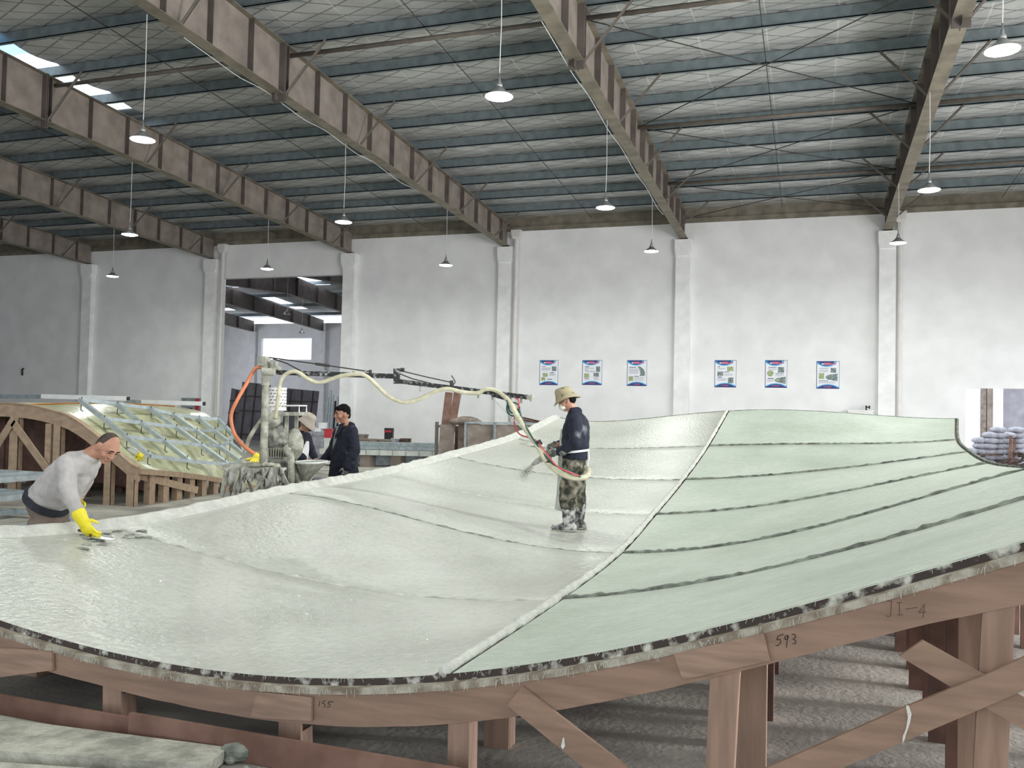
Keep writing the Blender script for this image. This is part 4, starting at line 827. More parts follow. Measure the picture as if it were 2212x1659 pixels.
def hand(mb, wr, d, n, th, k=1.0, curl=.6):
    """palm from the wrist along d, palm facing n, thumb towards th; fingers bend towards n"""
    d = V(d).normalized(); th = (V(th)-d*V(th).dot(d)).normalized(); n = (V(n)-d*V(n).dot(d)); n = (n-th*n.dot(th)).normalized(); wr = V(wr); c = wr+d*.048*k
    mb.ell(c, d*.054*k, th*.043*k, n*.017*k, 12, 8)
    mb.cap(wr-d*.03*k, wr+d*.02*k, .027*k, .027*k)
    for i, (L_, off) in enumerate(((.070, .030), (.079, .010), (.074, -.010), (.058, -.030))):
        b = wr+d*(.088-.004*abs(i-1))*k+th*off*k; r_ = .0088*k
        c1 = curl*(.55+.08*i); e1 = (d*math.cos(c1)+n*math.sin(c1)); q1 = b+e1*L_*.48*k; c2 = curl*1.5; e2 = d*math.cos(c2)+n*math.sin(c2); q2 = q1+e2*L_*.30*k; c3 = curl*2.2; q3 = q2+(d*math.cos(c3)+n*math.sin(c3))*L_*.26*k
        mb.limb([b-d*.012*k, q1, q2, q3], [r_*1.1, r_, r_*.95, r_*.85])
    b = wr+d*.022*k+th*.030*k; q = b+(d*.6+th*.75+n*.25).normalized()*.036*k; q2 = q+(d*.85+th*.2+n*.5).normalized()*.030*k; mb.limb([b, q, q2], [.013*k, .0105*k, .009*k])
def ringv(c, a, b, n=18): return [V(c)+V(a)*math.cos(2*PI*i/n)+V(b)*math.sin(2*PI*i/n) for i in range(n)]
def limbs(mb, W, chains):
    for pts, rad in chains: mb.limb([W(*p) for p in pts], rad)
def brim_hat(t, name, c, f, l, u, r0, r1, top, mat, tilt=.0, k=1):
    mb = MB(); rings = []
    for r_, z in ((r1, -.055), (r1*.99, -.047), (r0*1.2, -.005), (r0*1.04, .02), (r0, .05), (r0*.95, top*.72), (r0*.78, top*.93), (r0*.4, top), (r0*.05, top)):
        rings.append([c+f*(r_*1.08*math.cos(a)+.008)+l*(r_*.95*math.sin(a))+u*(z-(.03*max(0, math.cos(a))+.012*math.sin(2*a+1))*(1 if z < -.0 else 0)) for a in (2*PI*i/28 for i in range(28))])
    inner = [[p+(c-p)*.04+u*-.004 for p in r] for r in rings[::-1]]
    mb.ring_loft(rings+inner[1:], cap=False); return obj(name, mb, mat, t, smooth=True)
# -- man spraying, standing on the mould
S0 = atD(1228, 1158, 9.97)
FWD = V((-math.cos(YAW), -math.sin(YAW), 0))*.985+V((-math.sin(YAW), math.cos(YAW), 0))*.17
zs = surfX(S0.x, S0.y)
S, f, l = frame(1228, 1158, 9.97, FWD, zs); up = V((0, 0, 1))
t = thing('person', 'person in khaki camouflage hat, navy jacket and splashed boots standing on the mould spraying', 'person', S)
W = lambda x, y, z: S+f*x+l*y+up*z
gz = lambda x, y: surfX(W(x, y, 0).x, W(x, y, 0).y)-zs
hf = (f*.93-up*.36).normalized(); hu = l.cross(hf)*-1 if l.cross(hf).z < 0 else l.cross(hf); hc = W(.045, 0, 1.475)
mb = MB(); HP = head(mb, hc, hf, l, hu, .98)
limbs(mb, W, [([(-.045, 0, 1.27), (-.01, 0, 1.36), (.02, 0, 1.43)], [.07, .055, .055]), ([(-.06, .15, 1.25), (-.075, .235, 1.0), (.13, .19, .885)], [.055, .045, .035]), ([(-.06, -.15, 1.25), (-.02, -.25, 1.0), (.16, -.09, .955)], [.055, .045, .035]),
  ([(-.04, .08, .76), (0, .09, .40), (-.015, .10, .08)], [.085, .06, .045]), ([(-.04, -.08, .76), (-.07, -.10, .40), (-.10, -.12, .08)], [.085, .06, .045])])
mb.ring_loft([ringv(W(-.045, 0, z), f*a, l*b) for z, a, b in ((.72, .10, .14), (.85, .12, .15), (1.05, .12, .15), (1.22, .11, .16), (1.30, .07, .10))])
rem('body', mb, m_skin, t, .0052, 3)
facebits(t, HP, hf, l)
jk = MB(); jk.ring_loft([ringv(W(x, 0, z), f*a, l*b) for z, x, a, b in ((.80, -.055, .145, .185), (.86, -.055, .150, .185), (.905, -.058, .143, .178), (.96, -.06, .158, .19), (1.08, -.058, .160, .195), (1.19, -.065, .150, .205), (1.27, -.065, .122, .19), (1.32, -.05, .085, .12), (1.355, -.035, .07, .075))])
limbs(jk, W, [([(-.065, .175, 1.25), (-.085, .245, 1.0), (.10, .205, .895)], [.085, .07, .05]), ([(-.065, -.175, 1.25), (-.02, -.255, 1.0), (.155, -.108, .957)], [.085, .068, .05]), ([(-.075, 0, 1.345), (-.02, .05, 1.36)], [.055, .035])])
rem('jacket', jk, m_navy, t, .011, 4, .022, .07)
tr = MB(); tr.ring_loft([ringv(W(x, 0, z), f*a, l*b) for z, x, a, b in ((.66, -.04, .11, .16), (.74, -.045, .145, .18), (.84, -.05, .14, .178))])
limbs(tr, W, [([(-.04, .085, .72), (.0, .095, .42), (-.005, .10, .31)], [.125, .108, .104]), ([(-.045, -.085, .72), (-.075, -.10, .42), (-.095, -.115, .31)], [.125, .105, .095])])
rem('trousers', tr, m_camo, t, .011, 4, .03, .07)
def boot(W, ax, y, toe, yaw, zb, mat, t):
    mb = MB(); d = (f*math.cos(yaw)+l*math.sin(yaw)); c = W(ax, y, 0)+up*zb
    mb.cap(c+up*.10, c+up*.34, .068, .092); mb.cap(c+up*.06-d*.02, c+up*.10, .055, .062); mb.cap(c-d*.05+up*.045, c+d*.06+up*.045, .045, .047); mb.cap(c+d*.06+up*.045, c+d*toe+up*.038, .047, .036)
    b = rem('boot', mb, mat, t, .009, 3, .012, .05); obj('sole', MB().prism([c+d*x+d.cross(up)*w_ for x, w_ in ((-.095, -.03), (-.05, -.05), (.06, -.048), (toe, -.046), (toe+.035, -.02), (toe+.035, .02), (toe, .046), (.06, .048), (-.05, .05), (-.095, .03))], up*.016), m_caked, b)
boot(W, -.01, .10, .16, .12, gz(-.01, .1)+.004, m_boot, t); boot(W, -.10, -.12, .15, -.12, gz(-.1, -.12)+.004, m_boot, t)
hu2 = hu
brim_hat(t, 'hat', hc+hu*.062, (hf*.97+hu*.10).normalized(), l, hu, .094, .150, .095, m_hat)
obj('hair', MB().ell(hc-hf*.035+hu*.015, hf*.075, l*.080, hu*.085, 16, 9), m_hair, t, smooth=True)
mk = MB().ell(HP(.073, 0, -.052), hf*.050, l*.048, hu*.050, 16, 10); o = obj('mask', mk, m_mask, t, smooth=True)
obj('mask_strap', MB().tube([HP(.06, .056, -.035), HP(.02, .080, -.01), HP(.0, .084, .045)], .004, 5), m_strap, o)
# gloves gripping the gun
for nm, wr, d, n_, th in (('near', (.13, .195, .883), (.8, -.25, -.15), (-.1, -.8, .5), (.2, .3, .9)), ('far', (.155, -.105, .955), (.85, .35, -.1), (.0, .5, -.7), (.3, .7, .6))):
    g = MB(); hand(g, W(*wr), f*d[0]+l*d[1]+up*d[2], f*n_[0]+l*n_[1]+up*n_[2], f*th[0]+l*th[1]+up*th[2], 1.12, .95); g.cap(W(*wr)-(f*d[0]+l*d[1]+up*d[2])*.10, W(*wr), .047, .034); rem('glove', g, m_glove, t, .0055, 2, .006, .03)
# apron with waist strap
rows_ = []
for z, x, hw in ((1.14, .105, .09), (1.02, .12, .12), (.92, .122, .14), (.80, .13, .15), (.65, .135, .16), (.45, .15, .165), (.22, .165, .17)):
    rows_.append([W(x+.012*math.sin(i*1.3+z*6)-.16*abs((i-6)/6)**2.4, hw*(i-6)/6-.05, z) for i in range(13)])
mb = MB(); mb.grid(rows_); mb.grid([[p-f*.006 for p in r][::-1] for r in rows_]); obj('apron', mb, m_apron, t, smooth=True)
obj('apron_strap', MB().ring_loft([[p+o_ for o_ in (up*.012, -up*.012, -up*.012+(p-W(-.055, 0, .895)).normalized()*.006, up*.012+(p-W(-.055, 0, .895)).normalized()*.006)] for p in [W(-.055+.158*math.cos(a)*(1), .198*math.sin(a), .895+.02*math.cos(a)*-1) for a in (2*PI*i/30 for i in range(31))]], cap=False).tube(curve([W(-.205, .04, .905), W(-.22, .06, .84), W(-.21, .05, .76), W(-.20, .07, .68)]), .008, 5), m_strap, t)
# spray gun, supply hose and spray
gn = thing('spray_gun', 'mortar caked spray gun held by the person on the mould', 'gun', W(.25, .02, .93))
gp = lambda x, y, D=9.95: atD(x, y, D)
obj('gun_body', MB().limb([gp(1198, 978), gp(1180, 985), gp(1166, 993)], [.034, .048, .036]), m_gun, gn, smooth=True); obj('nozzle', MB().lathe(gp(1168, 991), [(.03, 0), (.034, .05), (.022, .10), (.012, .12)], 12, gp(1154, 1001)-gp(1168, 991)), m_gun, gn); obj('chopper_head', MB().box(gp(1173, 979), (.05, .06, .05), Matrix.Rotation(.5, 3, 'Y')), m_gun, gn); obj('grip', MB().cap(gp(1188, 988), gp(1190, 1004), .02, .018), m_gun, gn)
hp = lambda x, y, D: atD(x, y, D)
hz = hose('supply_hose', [bp(1092, 858)-CF*.05, hp(1103, 872, 10.4), hp(1120, 903, 10.2), hp(1143, 938, 10.0), hp(1163, 966, 9.85), hp(1180, 996, 9.7), hp(1196, 1012, 9.63), hp(1218, 1026, 9.6), hp(1240, 1032, 9.6), hp(1258, 1032, 9.62), hp(1269, 1026, 9.72), hp(1270, 1014, 9.85), hp(1258, 1008, 9.93)], .031, m_cream, 'thick cream hose hanging from the boom and looping round the spraying person')
for x, y, D in ((1164, 957, 9.87), (1186, 1000, 9.68)): obj('tape_band', MB().tube([hp(x-3, y-5, D), hp(x+3, y+5, D)], .034, 10), m_black, hz)
hose('green_hose', [bp(1090, 861), hp(1096, 868, 10.4), hp(1095, 885, 10.4), hp(1101, 896, 10.4), hp(1111, 898, 10.4), hp(1121, 890, 10.38), hp(1121, 877, 10.4), hp(1112, 870, 10.42), hp(1101, 872, 10.42), hp(1099, 884, 10.4), hp(1106, 892, 10.38), hp(1116, 888, 10.35), hp(1122, 885, 10.35), hp(1127, 903, 10.2), hp(1145, 937, 9.95), hp(1170, 975, 9.78), hp(1195, 1003, 9.6), hp(1222, 1014, 9.55), hp(1254, 1030, 9.58)], .010, m_green, 'dark green hose coiled at the boom end and running along the cream hose')
hose('red_hose', [bp(1112, 859), hp(1120, 864, 10.4), hp(1120, 878, 10.38), hp(1113, 895, 10.38), hp(1111, 914, 10.3), hp(1115, 928, 10.2), hp(1124, 939, 10.1), hp(1138, 944, 10.0), hp(1154, 948, 9.92), hp(1172, 968, 9.78), hp(1190, 993, 9.62), hp(1206, 1009, 9.56), hp(1225, 1018, 9.53), hp(1250, 1028, 9.56)], .009, m_red, 'thin red hose drooping from the boom end to the spraying person')
tag(obj('slack_line', MB().tube([bp(1065, 861), hp(1100, 897, 10.4), hp(1145, 942, 10.05)], .006, 5), m_hang), 'thin white cord slanting from the boom to the cream hose', 'cord')
mb = MB(); n0 = gp(1154, 1001); n1 = atD(1128, 1030, 10.02)
for i in range(1500):
    u = random.random()**.7; sp = .012+.10*u; p = n0.lerp(n1, u)+V((random.gauss(0, sp*.35), random.gauss(0, sp*.35), random.gauss(0, sp*.35))); r_ = random.uniform(.0014, .003); mb.add([p+V((r_, 0, -r_)), p+V((-r_, r_, -r_)), p+V((-r_, -r_, -r_)), p+V((0, 0, r_))], [(0, 1, 2), (0, 1, 3), (1, 2, 3), (2, 0, 3)])
tag(obj('mortar_spray', mb, m_caked), 'grey cone of sprayed mortar leaving the gun nozzle', 'spray', kind='stuff')
p = atD(1155, 952, 16); tag(obj('trowel_board', MB().box(V((atY(1150, 952, YJ[5]-.35).x, YJ[5]-.35, surfX(atY(1150, 952, YJ[5]-.35).x, YJ[5]-.35)+.03)), (.75, .10, .05), Matrix.Rotation(.02, 3, 'Z')), m_seaml), 'flat pale board lying on the far left part of the panel', 'board')

# -- man bending over the left edge
B0, f, l = frame(104, 1085, 7.38, V((math.cos(YAW), math.sin(YAW), 0))*.97+V((math.sin(YAW), -math.cos(YAW), 0))*.22)
t = thing('person', 'person in grey sweater bending over the left edge of the mould with a yellow glove', 'person', B0)
W = lambda x, y, z: B0+f*x+l*y+up*z
hf = (f*.72-up*.62-l*.22).normalized(); ll = (l-hf*l.dot(hf)).normalized(); hu = hf.cross(ll); hc = W(.535, .02, 1.275)
mb = MB(); HP = head(mb, hc, hf, ll, hu, 1.03)
limbs(mb, W, [([(.34, 0, 1.17), (.44, 0, 1.235), (.49, .01, 1.26)], [.075, .062, .06]), ([(.30, -.17, 1.14), (.36, -.21, .90), (.455, -.17, .70)], [.055, .045, .034]), ([(.28, .17, 1.12), (.16, .24, .95), (.13, .2, .80)], [.055, .045, .034]), ([(0, -.08, .72), (.05, -.10, .42), (-.02, -.11, .08)], [.09, .065, .05]), ([(0, .08, .72), (.05, .10, .42), (-.06, .12, .08)], [.09, .065, .05])])
tax = V((.30, 0, .40)); nrm = (f*.8-up*.6)
for i in range(1): mb.ring_loft([ringv(W(.02+.30*q, 0, .78+.38*q), nrm*a, l*b) for q, a, b in ((0, .11, .15), (.3, .12, .15), (.6, .12, .16), (.9, .10, .16), (1.05, .07, .10))])
rem('body', mb, m_skin, t, .0052, 3); facebits(t, HP, hf, ll, 1.03)
hb = MB(); hb.ell(hc-hf*.014+hu*.006, hf*.093, ll*.0805, hu*.121, 26, 16, lambda p: V((min(p.x, .40+.3*p.z), p.y, max(p.z, .12 if p.x > -.40 else -.35)))); obj('hair', hb, m_stub, t, smooth=True)
sw = MB(); sw.ring_loft([ringv(W(x, 0, z), nrm*a, l*b) for x, z, a, b in ((.0, .822, .162, .192), (.04, .865, .165, .195), (.10, .93, .17, .20), (.18, 1.02, .16, .205), (.25, 1.095, .145, .205), (.32, 1.16, .115, .19), (.37, 1.19, .088, .12), (.41, 1.21, .072, .08))])
limbs(sw, W, [([(.30, -.165, 1.14), (.37, -.215, .915), (.455, -.175, .715)], [.085, .068, .05]), ([(.27, .165, 1.12), (.15, .235, .95), (.125, .2, .83)], [.085, .07, .05])])
rem('sweater', sw, m_sweat, t, .012, 4, .030, .09)
obj('belt', MB().ring_loft([ringv(W(x, 0, z), nrm*.178, l*.228, 24) for x, z in ((-.014, .785), (.006, .835))]), m_belt, t)
tr = MB(); tr.ring_loft([ringv(W(x, 0, z), nrm*a, l*b) for x, z, a, b in ((.03, .62, .11, .17), (.0, .70, .155, .185), (-.016, .785, .170, .215))]); limbs(tr, W, [([(.015, -.085, .60), (.06, -.10, .42), (-.01, -.11, .1)], [.115, .10, .085]), ([(.015, .085, .60), (.05, .10, .42), (-.05, .12, .1)], [.115, .10, .085])])
rem('trousers', tr, m_khaki, t, .012, 4, .025, .08)
for y in (-.11, .12): obj('shoe', MB().ell(W(.04, y, .045), f*.14, l*.05, up*.045, 14, 8), m_black, t, smooth=True)
g = MB(); hand(g, W(.465, -.168, .685), f*.62-up*.72, f*.1+l*.9, f*.8+up*.5, 1.3, .75); g.cap(W(.447, -.182, .745), W(.485, -.162, .665), .058, .046); rem('glove', g, m_yglove, t, .006, 2)
g = MB(); hand(g, W(.128, .198, .80), f*.35-up*.9, f*.2-l*.8, f*.9+up*.3, 1.1, .55); rem('glove', g, m_yglove, t, .006, 2)
q = atY(262, 1146, 6.05); tw = thing('trowel', 'small trowel pressed along the seam by the yellow glove', 'trowel', q)
q = W(.56, -.16, .575); q.z = surfX(max(q.x, -5.6), q.y)+.02
obj('trowel_blade', MB().bar(q, q+V((.20, .02, -.015)), .07, .006), m_chrome, tw); obj('trowel_handle', MB().tube([q+V((-.01, 0, .005)), q+V((-.03, 0, .04)), q+V((-.12, -.02, .045))], .012, 7), m_plyd, tw)
# -- dark-haired man standing behind the mould
D0, f, l = frame(741, 1132, 12.4, -CR*.80-V((CF.x, CF.y, 0))*.58)
t = thing('person', 'person with black hair in a long navy coat standing behind the mould', 'person', D0)
W = lambda x, y, z: D0+f*x+l*y+up*z
hf = (f*.98+l*-.12-up*.05).normalized(); hl = V((-hf.y, hf.x, 0)).normalized(); hu = hf.cross(hl); hc = W(.055, 0, 1.555)
mb = MB(); HP = head(mb, hc, hf, hl, hu, 1.08)
limbs(mb, W, [([(-.01, 0, 1.33), (.01, 0, 1.42), (.03, 0, 1.48)], [.075, .06, .06]), ([(0, .18, 1.33), (-.02, .25, 1.05), (.10, .23, .83)], [.05, .045, .033]), ([(0, -.18, 1.33), (.04, -.25, 1.06), (.22, -.20, .90)], [.05, .045, .033]), ([(0, .09, .85), (0, .10, .45), (-.02, .10, .06)], [.09, .06, .05]), ([(0, -.09, .85), (0, -.10, .45), (-.02, -.10, .06)], [.09, .06, .05])])
mb.ring_loft([ringv(W(0, 0, z), f*a, l*b) for z, a, b in ((.8, .10, .14), (1.1, .11, .15), (1.3, .10, .17), (1.38, .06, .10))]); hand(mb, W(.24, -.20, .885), f*.8-up*.5, l*.8, f*.3+up*.8, 1.0, .6)
rem('body', mb, m_skin, t, .006, 3); facebits(t, HP, hf, hl, 1.08)
hb = MB(); hb.ell(hc-hf*.016+hu*.040, hf*.100, hl*.096, hu*.106, 22, 14, lambda p: V((p.x, p.y, max(p.z, -.45 if p.x < .15 else .10)))); hb.cap(hc-hf*.075+hu*-.03, hc-hf*.06+hu*.06, .045, .06); hb.cap(HP(.062, .045, .075), HP(.062, -.045, .075), .032, .032)
for s_ in (1, -1): hb.cap(hc+hl*s_*.076+hu*.03-hf*.01, hc+hl*s_*.074-hu*.012-hf*.012, .022, .012)
rem('hair', hb, m_hair, t, .008, 2, .018, .03)
ct = MB(); ct.ring_loft([ringv(W(x, 0, z), f*a, l*b) for z, x, a, b in ((.42, .01, .23, .29), (.65, .01, .21, .265), (.9, .01, .18, .235), (1.1, .01, .165, .22), (1.25, 0, .15, .225), (1.34, -.005, .12, .20), (1.39, -.005, .085, .13))])
limbs(ct, W, [([(0, .195, 1.32), (-.02, .275, 1.06), (.08, .25, .83)], [.088, .08, .065]), ([(0, -.195, 1.32), (.05, -.27, 1.06), (.21, -.21, .91)], [.088, .08, .065]), ([(-.06, .07, 1.40), (-.06, -.07, 1.40)], [.05, .05])])
rem('coat', ct, m_navyc, t, .013, 4, .03, .10)
obj('shirt', MB().prism([W(.115, -.06, 1.385), W(.10, .06, 1.385), W(.165, .025, 1.13), W(.170, -.01, 1.06), W(.168, -.03, 1.13)], f*.012), m_shirt, t)
for s_ in (1, -1): obj('collar', MB().prism([W(.06, s_*.095, 1.43), W(.10, s_*.055, 1.42), W(.165, s_*.03, 1.24), W(.150, s_*.10, 1.28)], f*.014), m_navyc, t)
for nm, wr, d in (('a', (.085, .25, .82), f*.3-up*.9), ('b', (.22, -.205, .90), f*.75-up*.6)):
    g = MB(); hand(g, W(*wr), d, l*(-1 if nm == 'a' else 1), f, 1.15, .7); rem('glove', g, m_glove, t, .007, 2)
for y in (.10, -.10): obj('shoe', MB().ell(W(.05, y, .05), f*.14, l*.05, up*.05, 14, 8), m_black, t, smooth=True)
tr = MB(); limbs(tr, W, [([(0, .1, .7), (-.01, .1, .1)], [.1, .08]), ([(0, -.1, .7), (-.01, -.1, .1)], [.1, .08])]); rem('trousers', tr, m_navyc, t, .014, 3)
# -- man in felt hat stooping behind the mixer
H0, f, l = frame(650, 1100, 13.3, -CR*.2+V((CF.x, CF.y, 0))*-.2+CR*.9*0+CR*.35)
t = thing('person', 'person in pale felt hat and dark jacket stooping behind the mixer', 'person', V((H0.x, H0.y, 0)))
H0 = V((H0.x, H0.y, 0)); f = (CR*.93-V((CF.x, CF.y, 0))*.37); f.z = 0; f.normalize(); l = V((-f.y, f.x, 0)); W = lambda x, y, z: H0+f*x+l*y+up*z
hf = (f*.86-up*.5).normalized(); hu = hf.cross(l); hc = W(.06, 0, 1.40)
mb = MB(); HP = head(mb, hc, hf, l, hu, 1.0)
limbs(mb, W, [([(-.1, 0, 1.18), (-.02, 0, 1.28), (.05, 0, 1.34)], [.07, .06, .06]), ([(-.08, .17, 1.18), (0, .22, .95), (.13, .14, .86)], [.05, .045, .035]), ([(-.08, -.17, 1.18), (0, -.22, .95), (.13, -.14, .86)], [.05, .045, .035]), ([(-.2, .09, .8), (-.16, .1, .4), (-.22, .1, .06)], [.09, .06, .05]), ([(-.2, -.09, .8), (-.16, -.1, .4), (-.22, -.1, .06)], [.09, .06, .05])])
mb.ring_loft([ringv(W(x, 0, z), f*.11, l*.15) for x, z in ((-.2, .78), (-.16, 1.0), (-.1, 1.2))])
hand(mb, W(.13, .14, .86), f*.5-up*.8, -l, f+up, 1.0, .5); hand(mb, W(.13, -.14, .86), f*.5-up*.8, l, f+up, 1.0, .5)
rem('body', mb, m_skin, t, .006, 3); facebits(t, HP, hf, l)
jk = MB(); jk.ring_loft([ringv(W(x, 0, z), f*a, l*b) for x, z, a, b in ((-.2, .72, .16, .2), (-.17, .95, .16, .2), (-.12, 1.1, .15, .205), (-.07, 1.22, .11, .17), (-.03, 1.28, .08, .1))]); limbs(jk, W, [([(-.08, .18, 1.18), (0, .235, .95), (.12, .15, .88)], [.085, .07, .055]), ([(-.08, -.18, 1.18), (0, -.235, .95), (.12, -.15, .88)], [.085, .07, .055])])
rem('jacket', jk, m_navy, t, .013, 4, .025, .08)
tr = MB(); limbs(tr, W, [([(-.2, .09, .78), (-.16, .1, .42), (-.22, .1, .1)], [.12, .1, .08]), ([(-.2, -.09, .78), (-.16, -.1, .42), (-.22, -.1, .1)], [.12, .1, .08])]); rem('trousers', tr, m_navyc, t, .014, 3)
for y in (.10, -.10): obj('shoe', MB().ell(W(-.17, y, .05), f*.14, l*.05, up*.05, 14, 8), m_black, t, smooth=True)
brim_hat(t, 'hat', hc+hu*.055, hf, l, hu, .095, .148, .105, m_hat2)
mb = MB(); mb.grid([[W(.02+.015*math.sin(i+z*9), -.13+.05*i, z) for i in range(6)] for z in (1.12, 1.0, .88, .76)]); mb.grid([[W(.01+.015*math.sin(i+z*9), -.13+.05*i, z) for i in range(6)][::-1] for z in (1.12, 1.0, .88, .76)]); obj('apron', mb, m_white, t, smooth=True)

# ---------------------------------------------------------------- clutter along the back wall
def standing(name, x0, x1, yt, D, mat, label, cat, bars, tilt=0, group=None):
    a = atD(x0, yt, D); b = atD(x1, yt, D); zt = a.z; bk = V((-math.sin(YAW), math.cos(YAW), 0)); t = thing(name, label, cat, V(((a.x+b.x)/2, (a.y+b.y)/2, 0)), group); a0 = V((a.x, a.y, 0)); b0 = V((b.x, b.y, 0)); a1 = V((a.x, a.y, zt))+bk*tilt; b1 = V((b.x, b.y, zt))+bk*tilt
    obj('sheet', MB().prism([a0, b0, b1, a1], bk*.04), mat, t)
    if bars:
        for f_ in [i/bars for i in range(bars+1)]: obj('upright', MB().bar(a0.lerp(b0, f_)-bk*.03, a1.lerp(b1, f_)-bk*.03+up*.06, .05, .05, CR), m_galvd, t)
        obj('top_rail', MB().bar(a1-bk*.03+up*.04, b1-bk*.03+up*.04, .05, .05), m_galvd, t)
    return t
standing('form_sheet', 950, 982, 917, 23.4, m_brownp, 'brown form panel standing at the left end of the panel row by the back wall', 'panel', 0, 0, 'brown form panels'); standing('form_sheet', 990, 1003, 912, 23.5, m_brownp, 'narrow brown form panel beside a dark gap by the back wall', 'panel', 0, .1, 'brown form panels')
standing('form_sheet', 1006, 1068, 916, 23, m_brownp, 'framed brown form panel in the middle of the row by the back wall', 'panel', 1, 0, 'brown form panels'); standing('form_sheet', 1070, 1130, 917, 22.8, m_brownp, 'framed brown form panel behind the boom end hoses', 'panel', 1, 0, 'brown form panels'); standing('form_sheet', 1132, 1196, 918, 22.6, m_brownp, 'rightmost framed brown form panel, half hidden by the mould edge', 'panel', 1, 0, 'brown form panels')
standing('rack_end', 983, 990, 920, 23.9, m_plyd, 'dark stack end between two brown form panels', 'stack', 0)
a = atD(944, 911, 23.6); tag(obj('steel_post', MB().bar((a.x, a.y, 0), a, .09, .09, CR).bar(a+V((-.05, 0, -.12)), a+V((.35, .1, -.12)), .06, .06), m_tube), 'brown steel post at the left end of the form panels', 'post')
mb = MB()
for x, y, rx, rz in ((986, 911, .22, .08), (1003, 908, .28, .11), (1020, 910, .25, .10), (1030, 912, .15, .07)): mb.ell(atD(x, y, 23.3), CR*rx, CF*.25, V((0, 0, rz)), 12, 8)
tag(rem('canvas_bundle', mb, m_sackd, None, .03, 2, .06, .15), 'rumpled brown canvas bundle on top of the form panels', 'bundle')
for p, q, lb in (((952, 935), (970, 848), 'left one'), ((962, 935), (989, 846), 'right one')):
    a = atD(*p, 24.6); b = atD(*q, 25.4); a = V((a.x, a.y, 0)); tag(obj('leaning_board', MB().bar(a, b, .22, .04, CF), m_plyr), 'pinkish brown board leaning above the form panels, '+lb, 'board', 'leaning boards')
for i in range(3):
    a = atY(1128, 902+5*i, YW-.04); b = atD(1215, 922+2*i, 27-.3*i); b = a+(b-a)*(a.z/(a.z-b.z)); tag(obj('timber_batten', MB().bar(a, b, .06, .05), m_plyr), 'long thin batten lying behind the form panels, '+['highest', 'middle', 'lowest'][i], 'batten', 'battens behind the form panels')
# white form table with steel tubes on it
DT = 24.6; a = atD(690, 979, DT); b = atD(1092, 979, DT); bk = V((-math.sin(YAW), math.cos(YAW), 0)); t = thing('form_table', 'long low white form table before the back wall', 'table', V(((a.x+b.x)/2, (a.y+b.y)/2, 0)))
zt = atD(880, 974, DT).z; zb = atD(880, 985, DT).z; a = V((a.x, a.y, zb)); b = V((b.x, b.y, zb)); obj('table_top', MB().prism([a, b, b+bk*2.2, a+bk*2.2], (0, 0, zt-zb)), m_wtable, t)
for i in range(6): p = a.lerp(b, (i+.5)/6); obj('support', MB().box(p+bk*.25+V((0, 0, -zb/2)), (.3, .3, zb)), m_brownp, t)
obj('beam', MB().bar(a+bk*.6+V((0, 0, -.16)), b+bk*.6+V((0, 0, -.16)), .2, .3), m_galvd, t)
obj('gap_marks', MB(), m_tube, t) if False else None
for i in range(14): p = a.lerp(b, (i+.5)/14); obj('joint_line', MB().box(p-bk*.004+V((0, 0, (zt-zb)/2)), (.02, .008, zt-zb)), m_galvd, t)
for i in range(7):
    r_, c_ = divmod(i, 4); x0 = 772-8*(i % 3); x1 = (1075, 985, 1060, 960, 1090, 1010, 940)[i]; off = bk*(.15+.13*c_+.07*r_)+V((0, 0, zt-zb+.062+.105*r_)); p = atD(x0, 979, DT); q = atD(x1, 979, DT); p = V((p.x, p.y, zb)); q = V((q.x, q.y, zb))
    tag(obj('steel_tube', MB().bar(p+off, q+off, .1, .1), m_galv if i % 2 else m_galvd), 'long galvanised tube lying on the white form table, '+ORD[i]+' of the bundle', 'tube', 'galvanised tubes on the form table')
def tub(x, yt, D, r_, mat, label, cat='tub'):
    p = atD(x, yt, D); return tag(obj('mortar_tub', MB().lathe((p.x, p.y, 0), [(r_*.85, 0), (r_, p.z-.04), (r_*1.06, p.z-.04), (r_*1.06, p.z), (r_*.9, p.z), (r_*.86, p.z-.08)], 16), mat), label, cat, 'tubs behind the form table')
tub(800, 948, 27.2, .26, m_brownp, 'tall dusty brown tub just right of the dark-haired man'); tub(834, 949, 27.2, .24, m_brownp, 'dusty brown tub under the red and black box'); tub(775, 938, 28, .3, m_sackd, 'dark tub half hidden behind the dark-haired man')
crate('storage_box', 829, 929, 848, 993, 28.2, m_black, 'black box with red top standing on end by the back wall', 'box', .3); 
o = bpy.data.objects['storage_box']; a = atD(831, 934, 28.15); b = atD(846, 929, 28.15); obj('red_panel', MB().prism([atD(831, 934, 28.17), atD(846, 934, 28.17), atD(846, 929.5, 28.17), atD(831, 929.5, 28.17)], CF*-.02), m_redp, o, label='red top')
crate('storage_box', 841, 951, 862, 985, 27, m_greyp, 'grey box left of the two slate boxes by the back wall', 'box', .4, 'grey boxes'); crate('storage_box', 863, 950, 885, 985, 27, m_dark, 'dark slate box by the back wall', 'box', .4, 'grey boxes')
for i, (x, y, r_) in enumerate(((895, 954, .28), (915, 956, .25), (932, 955, .24))):
    c = atD(x, y+4, 26.6); mb = MB().ell(V((c.x, c.y, c.z/2)), CR*r_*1.2, CF*r_, V((0, 0, c.z/2+.02)), 12, 8); tag(rem('canvas_sack', mb, m_sackd, None, .035, 2, .08, .2), 'slumped brown sack behind the steel tubes, '+ORD[i]+' from the left', 'sack', 'slumped sacks by the back wall')
a = atD(845, 948, 26.9); b = atD(905, 968, 26.6); b.z = .05; tag(obj('timber_batten', MB().bar(a, b, .06, .08), m_galvd), 'pale batten slanting down beside the black and red box', 'batten')
